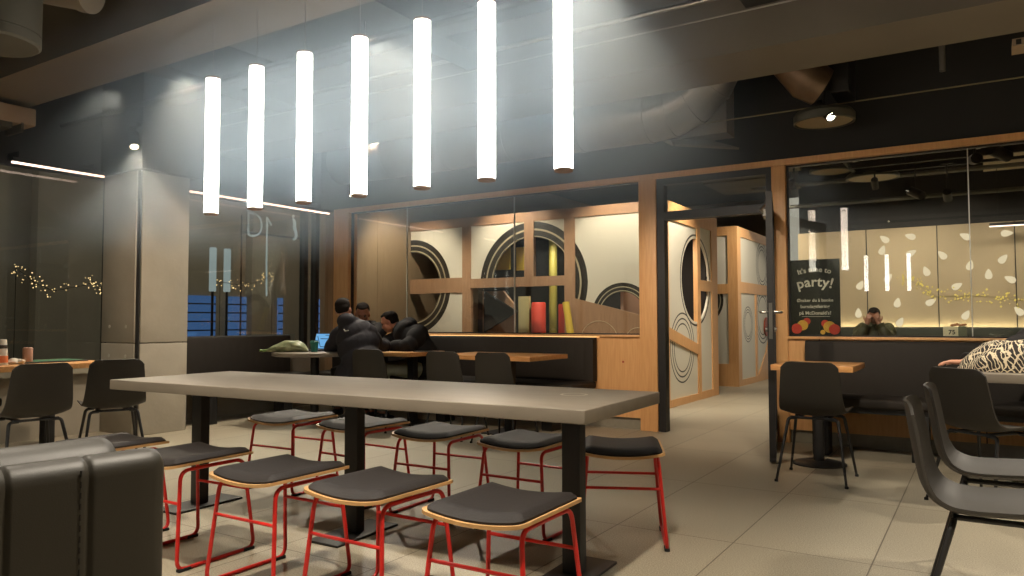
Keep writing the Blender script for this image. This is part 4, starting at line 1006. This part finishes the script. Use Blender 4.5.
trouser_g = mat('grey_green_trousers', (160, 162, 140), .8, bump=.3, bscale=40); trouser_k = mat('black_trousers', (26, 25, 27), .8)
shoe = mat('dark_shoe', (30, 28, 27), .6)
def hand(b, wrist, d, palm_n, side, curl=.35, s=1.0, thumb=1):
    """wrist point, pointing direction d, palm normal, side = direction towards the thumb"""
    w0 = Vector(wrist); d = Vector(d).normalized(); n = Vector(palm_n); n = (n-d*n.dot(d)).normalized(); sd = d.cross(n)*side
    loft(b, [w0-d*.02, w0+d*.03*s, w0+d*.085*s], [(.026*s, .018*s), (.038*s, .017*s), (.040*s, .014*s)], 12, ref=sd)
    lens = [.068, .078, .072, .056]
    for k, L in enumerate(lens):
        off = sd*(.030-.0195*k)*s; p0 = w0+d*.08*s+off
        a = curl*(1+.15*k); p1 = p0 + (d*math.cos(a*.5)+n*math.sin(a*.5))*L*.42*s
        p2 = p1 + (d*math.cos(a*1.4)+n*math.sin(a*1.4))*L*.33*s; p3 = p2 + (d*math.cos(a*2.2)+n*math.sin(a*2.2))*L*.27*s
        loft(b, [p0, p1, p2, p3], [.0095*s, .0088*s, .008*s, .0062*s], 8)
    t0 = w0+d*.025*s+sd*.028*s; t1 = t0+(d*.7+sd*.7)*.04*s+n*.006; t2 = t1+(d*.9+sd*.3+n*.3).normalized()*.032*s; t3 = t2+(d*.95+n*.4).normalized()*.024*s
    loft(b, [t0, t1, t2, t3], [.013*s, .0115*s, .010*s, .007*s], 8)
def head(b, c, rot, s=1.0):
    c = Vector(c)
    def E(p, r): ellipsoid(b, c + rot @ (Vector(p)*s), tuple(v*s for v in r), rot, 16)
    E((0, -.008, .022), (.076, .095, .088)); E((0, .022, -.040), (.058, .068, .075)); E((0, .050, -.088), (.030, .026, .022))
    E((0, .088, -.022), (.011, .017, .026)); E((0, .100, -.036), (.015, .014, .011)); E((0, .078, .022), (.052, .016, .013))
    E((0, .078, -.062), (.024, .014, .010)); E((0, .074, -.074), (.020, .014, .008))
    for s_ in (-1, 1): E((s_*.077, -.006, -.015), (.010, .018, .030)); E((s_*.045, .055, -.030), (.022, .022, .020))
def person(name, label, loc, rz, j, cloth, pants, skinm, hood=False, coat_low=None, sc_=1.0, hair=True, curl=.5, hands=None, bulk=1.0, beard=False):
    root = thing(name, label, 'person', loc, rz)
    V = {k: Vector(v) for k, v in j.items()}
    ident = Quaternion()
    hq = Quaternion((0, 0, 1), j['head_rot'][0]) @ Quaternion((1, 0, 0), j['head_rot'][1]) @ Quaternion((0, 1, 0), j['head_rot'][2]); hr = hq.to_matrix()
    X_ = (V['sr']-V['sl']).normalized()
    b = BM()
    loft(b, [V['pel']+Vector((0, 0, -.07)), V['pel'], V['waist'], V['chest'], V['neck']-(V['neck']-V['chest'])*.2, V['neck']], [(.13, .09), (.155, .105), (.13, .095), (.155, .11), (.11, .07), (.055, .055)], 18, ref=X_)
    loft(b, [V['neck']-(V['head']-V['neck'])*.15, V['head']+hr @ Vector((0, -.02, -.03))], [.056, .052], 14)
    head(b, V['head'], hr)
    for s_ in 'lr':
        loft(b, [V['chest'].lerp(V['s'+s_], .5), V['s'+s_], V['s'+s_].lerp(V['e'+s_], .5), V['e'+s_], V['e'+s_].lerp(V['w'+s_], .4), V['w'+s_]], [.06, .055, .046, .038, .037, .026], 12)
        hp, k_, a_ = V['pel']+X_*(.09 if s_ == 'r' else -.09), V['k'+s_], V['a'+s_]
        loft(b, [hp, hp.lerp(k_, .5), k_, k_.lerp(a_, .35), a_], [.085, .072, .055, .052, .034], 14)
        loft(b, [a_+Vector((0, -.04, -.03)), a_+Vector((0, .05, -.05)), a_+Vector((0, .15, -.062))], [(.035, .04), (.04, .03), (.035, .016)], 12, ref=(1, 0, 0))
        hs = (hands or {}).get(s_, {})
        d = Vector(hs.get('d', (V['w'+s_]-V['e'+s_]))); hand(b, V['w'+s_], d, hs.get('n', (0, 0, -1)), hs.get('side', -1 if s_ == 'r' else 1), hs.get('curl', curl))
    body = remeshed('body', b, skinm, root, .0075, 2)
    # clothes
    b = BM()
    low = V['pel'] + Vector((0, 0, -.10)) if coat_low is None else Vector(coat_low)
    bulgy(b, [low, V['pel'], V['waist'], V['chest'], V['chest'].lerp(V['neck'], .6), V['neck']+(V['neck']-V['chest'])*.10],
          [(.20*bulk, .17*bulk), (.20*bulk, .155*bulk), (.185*bulk, .145*bulk), (.20*bulk, .15*bulk), (.165*bulk, .12*bulk), (.085, .085)], .085, .026, 24, X_)
    for s_ in 'lr':
        wv = V['w'+s_]-(V['w'+s_]-V['e'+s_]).normalized()*.015
        bulgy(b, [V['chest'].lerp(V['s'+s_], .35), V['s'+s_], V['e'+s_], wv], [.085*bulk, .088*bulk, .064*bulk, .047*bulk], .075, .020, 16)
    if hood:
        nb = V['neck']; back = (V['neck']-V['chest']).normalized(); f_ = Vector((0, 1, 0))
        hc = nb + Vector(j.get('hood', (0, -.09, .02)))
        ellipsoid(b, hc, (.125, .075, .085), None, 20); ellipsoid(b, hc+Vector((.07, .05, -.01)), (.06, .07, .05), None, 14); ellipsoid(b, hc+Vector((-.07, .05, -.01)), (.06, .07, .05), None, 14)
    else:
        loft(b, [V['neck']-Vector((0, 0, .03)), V['neck']+Vector((0, 0, .045))], [.085, .078], 18)
    remeshed('jacket', b, cloth, root, .010, 2)
    b = BM()
    for s_ in 'lr':
        hp, k_, a_ = V['pel']+X_*(.09 if s_ == 'r' else -.09), V['k'+s_], V['a'+s_]
        loft(b, [hp, hp.lerp(k_, .5), k_, k_.lerp(a_, .4), a_+Vector((0, 0, .02))], [.105, .09, .075, .07, .062], 16)
    loft(b, [V['pel']+Vector((0, 0, -.08)), V['pel']+Vector((0, 0, .03))], [(.17, .13), (.165, .12)], 20, ref=X_)
    remeshed('trousers', b, pants, root, .012, 3)
    for s_ in 'lr':
        a_ = V['a'+s_]; b = BM()
        loft(b, [a_+Vector((0, -.06, -.035)), a_+Vector((0, .04, -.045)), a_+Vector((0, .12, -.058)), a_+Vector((0, .19, -.066))], [(.042, .046), (.048, .042), (.048, .028), (.036, .018)], 16, ref=(1, 0, 0))
        obj('shoe', b, shoe, root)
    if hair:
        b = BM(); c = V['head']
        def E(p, r): ellipsoid(b, c + hr @ Vector(p), r, hr, 20)
        E((0, -.030, .042), (.081, .086, .080)); E((0, -.052, .0), (.077, .058, .062)); E((0, .035, .092), (.055, .042, .020)); E((.01, .0, .104), (.055, .055, .024))
        o = remeshed('hair', b, hair_m, root, .008, 2)
    for s_ in (-1, 1):
        b = BM(); ellipsoid(b, V['head'] + hr @ Vector((s_*.030, .0785, -.002)), (.011, .007, .007), hr, 10); obj('eye', b, mat('dark_eye', (30, 22, 18), .3), root)
        b = BM(); ellipsoid(b, V['head'] + hr @ Vector((s_*.031, .088, .020)), (.018, .005, .004), hr, 10); obj('eyebrow', b, hair_m, root)
    return root
# person with long puffer coat, back to us (local +Y looks away from the viewer)
r = person('person', 'person in a long black puffer coat seated with back to us before the laptop', (-5.30, 5.60, 0), 0,
       dict(pel=(0, .02, .52), waist=(-.09, .03, .67), chest=(-.19, .08, .86), neck=(-.30, .06, 1.04), head=(-.385, .07, 1.185), head_rot=(.5, -.35, -.15),
            sl=(-.42, .08, .93), sr=(-.09, .12, .95), el=(-.60, .12, .78), er=(-.10, .28, .80), wl=(-.62, .36, .80), wr=(-.14, .48, .80),
            kl=(-.38, .38, .50), kr=(-.18, .42, .50), al=(-.38, .40, .09), ar=(-.18, .42, .09), hood=(.02, -.045, .03)),
       puffer, trouser_k, skin, hood=True, coat_low=(-.24, -.02, .40), bulk=1.06, hands={'l': {'d': (-.3, 1, 0)}, 'r': {'d': (-.6, 1, -.1)}})
b = BM(); tube(b, [(-.20, -.105, .985), (-.17, -.115, .968), (-.13, -.112, .975)], .006, 8); obj('chest_logo', b, mat('pale_print', (200, 196, 180), .6), r)
# person mostly hidden behind the coat
person('person', 'dark haired person half hidden behind the one in the long puffer coat', (-6.02, 6.48, 0), PI,
       dict(pel=(0, 0, .55), waist=(0, .02, .68), chest=(0, .06, .87), neck=(0, .11, 1.03), head=(0, .17, 1.155), head_rot=(.7, -.45, 0),
            sl=(-.17, .08, .96), sr=(.17, .08, .96), el=(-.26, .26, .80), er=(.26, .26, .82), wl=(-.10, .42, .775), wr=(.06, .44, .785),
            kl=(-.12, .46, .50), kr=(.12, .46, .50), al=(-.12, .44, .09), ar=(.12, .44, .09)), puffer2, trouser_k, skin_d, curl=.3)
# person leaning over from the bench
person('person', 'short haired person in a black jacket and grey green trousers leaning over sideways', (-5.22, 6.50, 0), PI*.94,
       dict(pel=(0, 0, .55), waist=(.05, .04, .70), chest=(.16, .09, .87), neck=(.32, .14, .99), head=(.44, .19, 1.055), head_rot=(-.95, -.38, .05),
            sl=(-.02, .14, .93), sr=(.26, .02, .96), el=(-.08, .34, .80), er=(.44, .26, .80), wl=(.16, .40, .79), wr=(.30, .42, .79),
            kl=(.12, .50, .54), kr=(.34, .50, .54), al=(.12, .52, .09), ar=(.32, .52, .09), hood=(-.14, -.02, .04)),
       puffer2, trouser_g, skin, hood=True, bulk=1.05, hands={'l': {'d': (1, .1, 0), 'curl': .3}, 'r': {'d': (-1, .2, 0), 'curl': .3}})
# person behind the right glass, face in hands
person('person', 'person in an olive puffer jacket behind the right glass, face resting in both hands', (-1.34, 12.12, 0), PI,
       dict(pel=(0, 0, .55), waist=(0, .03, .68), chest=(0, .08, .85), neck=(0, .12, .995), head=(0, .175, 1.125), head_rot=(0, -.42, 0),
            sl=(-.18, .10, .935), sr=(.18, .10, .935), el=(-.20, .36, .80), er=(.20, .36, .80), wl=(-.075, .335, 1.02), wr=(.075, .335, 1.02),
            kl=(-.12, .46, .50), kr=(.12, .46, .50), al=(-.12, .44, .09), ar=(.12, .44, .09)),
       olive, trouser_k, skin_d, bulk=1.0, hands={'l': {'d': (.25, -.15, 1), 'n': (0, -1, 0), 'side': -1, 'curl': .25}, 'r': {'d': (-.25, -.15, 1), 'n': (0, -1, 0), 'side': 1, 'curl': .25}})
col_table('cafe_table', 'oak topped table behind the right glass at which the olive jacket person leans', -1.75, -.85, 11.3, 11.84, wood_top, [(-1.3, 11.57)], 'square')
# person at the right edge, only shoulder, arm and hand in the frame
person('person', 'black clothed person cut off by the right edge, arm reaching over the grey table', (.52, 6.52, 0), PI,
       dict(pel=(0, 0, .55), waist=(0, .06, .69), chest=(0, .14, .86), neck=(-.02, .20, 1.02), head=(-.04, .26, 1.16), head_rot=(0, -.5, 0),
            sl=(-.18, .16, .94), sr=(.20, .18, .94), el=(-.26, .42, .80), er=(.42, .50, .82), wl=(-.10, .56, .785), wr=(.64, .67, .785),
            kl=(-.12, .46, .50), kr=(.12, .46, .50), al=(-.12, .40, .09), ar=(.12, .40, .09)),
       puffer2, trouser_k, skin, hands={'r': {'d': (1, .05, .02), 'n': (0, 0, -1), 'curl': .3}, 'l': {'d': (.6, 1, 0)}})

# ================================================================== THINGS ON THE TABLES
def scarf_material():
    m = bpy.data.materials.new('black_white_net_pattern'); m.use_nodes = True; nt = m.node_tree; b = nt.nodes['Principled BSDF']; N = nt.nodes.new; L = nt.links.new
    tc = N('ShaderNodeTexCoord'); n = N('ShaderNodeTexNoise'); n.inputs['Scale'].default_value = 7; L(tc.outputs['Object'], n.inputs['Vector'])
    mxv = N('ShaderNodeVectorMath'); mxv.operation = 'SCALE'; mxv.inputs['Scale'].default_value = .07; L(n.outputs['Color'], mxv.inputs[0])
    ad = N('ShaderNodeVectorMath'); ad.operation = 'ADD'; L(tc.outputs['Object'], ad.inputs[0]); L(mxv.outputs[0], ad.inputs[1])
    outs = []
    for rot in ((.3, .5, .9), (-.2, -.9, -.8)):
        mp = N('ShaderNodeMapping'); mp.inputs['Rotation'].default_value = rot; L(ad.outputs[0], mp.inputs[0])
        wv = N('ShaderNodeTexWave'); wv.inputs['Scale'].default_value = 19; wv.inputs['Distortion'].default_value = 1.5; wv.inputs['Detail Scale'].default_value = 3; L(mp.outputs[0], wv.inputs['Vector'])
        outs.append(wv.outputs['Fac'])
    mm = N('ShaderNodeMath'); mm.operation = 'MAXIMUM'; L(outs[0], mm.inputs[0]); L(outs[1], mm.inputs[1])
    r = N('ShaderNodeValToRGB'); r.color_ramp.elements[0].position = .84; r.color_ramp.elements[1].position = .95
    r.color_ramp.elements[0].color = (*lin((40, 34, 30)), 1); r.color_ramp.elements[1].color = (*lin((206, 190, 160)), 1)
    L(mm.outputs[0], r.inputs[0]); L(r.outputs[0], b.inputs['Base Color']); b.inputs['Roughness'].default_value = .9
    return m
b = BM(); n, mth = 60, 44; V = []
from mathutils import noise as mnoise
for i in range(n+1):
    row = []
    for k in range(mth+1):
        u, v = -1+2*i/n, -1+2*k/mth; a = u*math.sqrt(1-v*v/2); c = v*math.sqrt(1-u*u/2); rr = min(1, math.hypot(a, c))
        e = 1+.10*mnoise.noise(Vector((a*2, c*2, 3)))
        h = .185*(1-rr**3.4)**.6*(1+.25*mnoise.noise(Vector((a*3.0, c*3.0, 0)))) + .02*max(0, 1-rr)*mnoise.noise(Vector((a*9, c*9, 5))) if rr < 1 else 0
        row.append(b.verts.new((a*.36*e, c*.21*e, max(.003, h))))
    V.append(row)
for i in range(n):
    for k in range(mth): b.faces.new((V[i][k], V[i+1][k], V[i+1][k+1], V[i][k+1]))
edge = [V[i][0] for i in range(n+1)] + [V[n][k] for k in range(1, mth+1)] + [V[i][mth] for i in range(n-1, -1, -1)] + [V[0][k] for k in range(mth-1, 0, -1)]
b.faces.new(list(reversed(edge)))
tag(obj('patterned_scarf', b, scarf_material(), loc=(.215, 5.66, .745)), 'black and cream net patterned scarf heaped on the grey table', 'scarf')
# laptop
t = thing('laptop', 'small open laptop with a blue screen on the grey round table', 'laptop', (-6.15, 5.70, .745), R_(-4))
b = BM(); box(b, -.14, .14, -.10, .10, .0, .014, bev=.003); obj('keyboard_base', b, mat('laptop_grey', (70, 72, 76), .4, metal=.4), t)
b = BM(); mt = Matrix.Translation((0, .10, .012)) @ Matrix.Rotation(R_(-14), 4, 'X'); box(b, -.14, .14, -.004, .004, 0, .185, mt, bev=0); lid = obj('lid', b, MATS['laptop_grey'], t, False)
b = BM(); box(b, -.128, .128, -.0055, -.0042, .012, .175, mt); obj('screen', b, emissive('laptop_screen_glow', (120, 186, 240), .62), lid, False)
b = BM()
for (x0, z0, x1, z1) in [(-.10, .15, -.02, .03), (-.02, .03, .06, .03), (-.12, .07, -.05, .07), (.03, .16, .11, .16), (-.04, .12, .1, .12)]: tube(b, [mt @ Vector((x0, -.006, z0)), mt @ Vector((x1, -.006, z1))], .004, 6)
obj('screen_graphics', b, mat('screen_dark', (30, 50, 70), .5), lid)
b = BM()
for yy in range(4): 
    box(b, -.12, .12, -.03+yy*.026, -.012+yy*.026, .0141, .016)
obj('keyboard_keys', b, black_plastic, t, False)
# bag
b = BM(); n = 40; V = []
for i in range(n+1):
    t_ = i/n; x = -.22+.44*t_; r_ = .085*math.sin(PI*min(1, t_*.92+.08))**.6*(.55+.6*t_); ring = []
    for k in range(24):
        a = 2*PI*k/24; q = 1+.28*mnoise.noise(Vector((x*9, math.cos(a)*2, math.sin(a)*2)))
        ring.append(b.verts.new((x, math.cos(a)*r_*1.15*q, max(.002, r_*.82+math.sin(a)*r_*q*.85))))
    V.append(ring)
for i in range(n):
    for k in range(24): b.faces.new((V[i][k], V[i][(k+1) % 24], V[i+1][(k+1) % 24], V[i+1][k]))
b.faces.new(V[0]); b.faces.new(list(reversed(V[-1])))
bag = tag(obj('carrier_bag', b, mat('crumpled_olive_plastic', (150, 152, 118), .35, noise=.5, nscale=16, rgb2=(88, 100, 66)), loc=(-6.17, 5.36, .745), rotz=R_(30)), 'crumpled pale green carrier bag lying on the grey round table', 'bag')
b = BM(); tube(b, [(-.21, 0, .02), (-.27, .01, .012), (-.30, -.01, .02)], .014, 10); obj('twisted_end', b, mat('leaf_green_plastic', (96, 120, 60), .4), bag)
t = thing('drink_cup', 'teal cup with a lid between the bag and the laptop', 'cup', (-5.93, 5.50, .745))
b = BM(); lathe(b, [(.032, 0), (.034, .003), (.042, .10), (.043, .102)]); obj('cup_body', b, mat('teal_paper', (28, 112, 100), .5), t)
b = BM(); lathe(b, [(.045, .100), (.045, .106), (.038, .110), (.036, .122), (.005, .124)]); obj('lid', b, mat('teal_lid', (36, 96, 84), .4), t)
# left table: paper cup, napkins, brown cup, tray
t = thing('paper_cup', 'tall white paper cup with dark print at the left edge', 'cup', (-6.20, 2.665, .745))
b = BM(); lathe(b, [(.050, 0), (.051, .004), (.040, .185), (.037, .192), (.01, .193)]); obj('cup_body', b, mat('white_paper', (206, 200, 186), .6), t)
b = BM(); lathe(b, [(.0505, .02), (.0508, .021), (.0478, .07), (.0475, .071)]); obj('orange_band', b, mat('orange_print', (204, 110, 60), .6), t)
b = BM(); lathe(b, [(.0440, .125), (.0444, .126), (.0428, .150), (.0425, .151)]); obj('dark_print', b, mat('ink_black', (74, 66, 58), .6), t)
b = BM(); lathe(b, [(.032, .0), (.034, .005), (.034, .115), (.030, .122), (.02, .124)])
tag(obj('shaker', b, mat('pinkish_brown_card', (176, 138, 118), .5), loc=(-6.30, 2.90, .745)), 'pinkish brown round container on the left wooden table', 'container')
b = BM()
for i, (dx, dy, rr, a) in enumerate([(0, 0, .036, .3), (.02, .035, .034, 1.2)]):
    q = bmesh.ops.create_icosphere(b, subdivisions=3, radius=rr)
    for v in q['verts']:
        k = 1+.5*mnoise.noise(v.co*26+Vector((i, 0, 0))); v.co = Vector((v.co.x*k*1.2+dx, v.co.y*k*1.2+dy, max(.001, (v.co.z*k*.7)+rr*.55)))
tag(obj('crumpled_napkins', b, mat('napkin_white', (206, 196, 178), .9), smooth=False, loc=(-6.25, 2.78, .746)), 'crumpled white napkins between the white cup and the container', 'napkins')
t = thing('serving_tray', 'flat tray with a green paper liner on the left wooden table', 'tray', (-6.42, 3.1, .745))
b = BM(); box(b, -.17, .17, -.24, .24, 0, .010, bev=.003); obj('tray_body', b, mat('tray_black', (40, 38, 36), .5), t)
b = BM(); box(b, -.155, .155, -.22, .22, .0101, .0125); obj('paper_liner', b, mat('liner_green', (60, 104, 72), .6), t, False)
# phone-like dark tray on bench table, tray on table by the pair of chairs
b = BM(); box(b, -.09, .09, -.045, .045, 0, .008, bev=.003); tag(obj('phone', b, black_plastic, loc=(-4.98, 6.12, .746), rotz=.3), 'dark phone lying on the oak table in front of the leaning person', 'phone')
# ================================================================== LENS GLARE imitated by a tinted scattering volume around the tube lamps
def glare_haze(name, dens, col, ext, label):
    m = bpy.data.materials.new('lens_glare_haze'); m.use_nodes = True; nt = m.node_tree; nt.nodes.clear()
    o = nt.nodes.new('ShaderNodeOutputMaterial'); v = nt.nodes.new('ShaderNodeVolumeScatter')
    v.inputs['Color'].default_value = (*col, 1); v.inputs['Density'].default_value = dens; v.inputs['Anisotropy'].default_value = .2
    N = nt.nodes.new; L = nt.links.new
    tc = N('ShaderNodeTexCoord'); sp = N('ShaderNodeSeparateXYZ'); L(tc.outputs['Object'], sp.inputs[0]); acc = None
    fades = [('X', ext[0], ext[0]+1.5), ('X', ext[1], ext[1]-.7), ('Y', ext[2], ext[2]+.25), ('Y', ext[3], ext[3]-1.2), ('Z', ext[4], ext[4]+.75)]
    for ax, a_, b_ in fades:
        mr = N('ShaderNodeMapRange'); mr.interpolation_type = 'SMOOTHSTEP'; mr.inputs[1].default_value = a_; mr.inputs[2].default_value = b_; L(sp.outputs[ax], mr.inputs[0])
        if acc is None: acc = mr.outputs[0]
        else:
            mu = N('ShaderNodeMath'); mu.operation = 'MULTIPLY'; L(acc, mu.inputs[0]); L(mr.outputs[0], mu.inputs[1]); acc = mu.outputs[0]
    mu = N('ShaderNodeMath'); mu.operation = 'MULTIPLY'; mu.inputs[1].default_value = dens; L(acc, mu.inputs[0]); L(mu.outputs[0], v.inputs['Density'])
    L(v.outputs[0], o.inputs['Volume'])
    b = BM(); box(b, *ext)
    tag(obj(name, b, m, smooth=False), label, 'glare_haze', kind='stuff')
glare_haze('glare_haze', GLARE_HAZE, (.62, .82, 1.0), (-6.6, -.9, 2.25, 5.19, 1.5, 2.94), 'bluish scattering volume imitating lens glare around the hanging tube lamps')
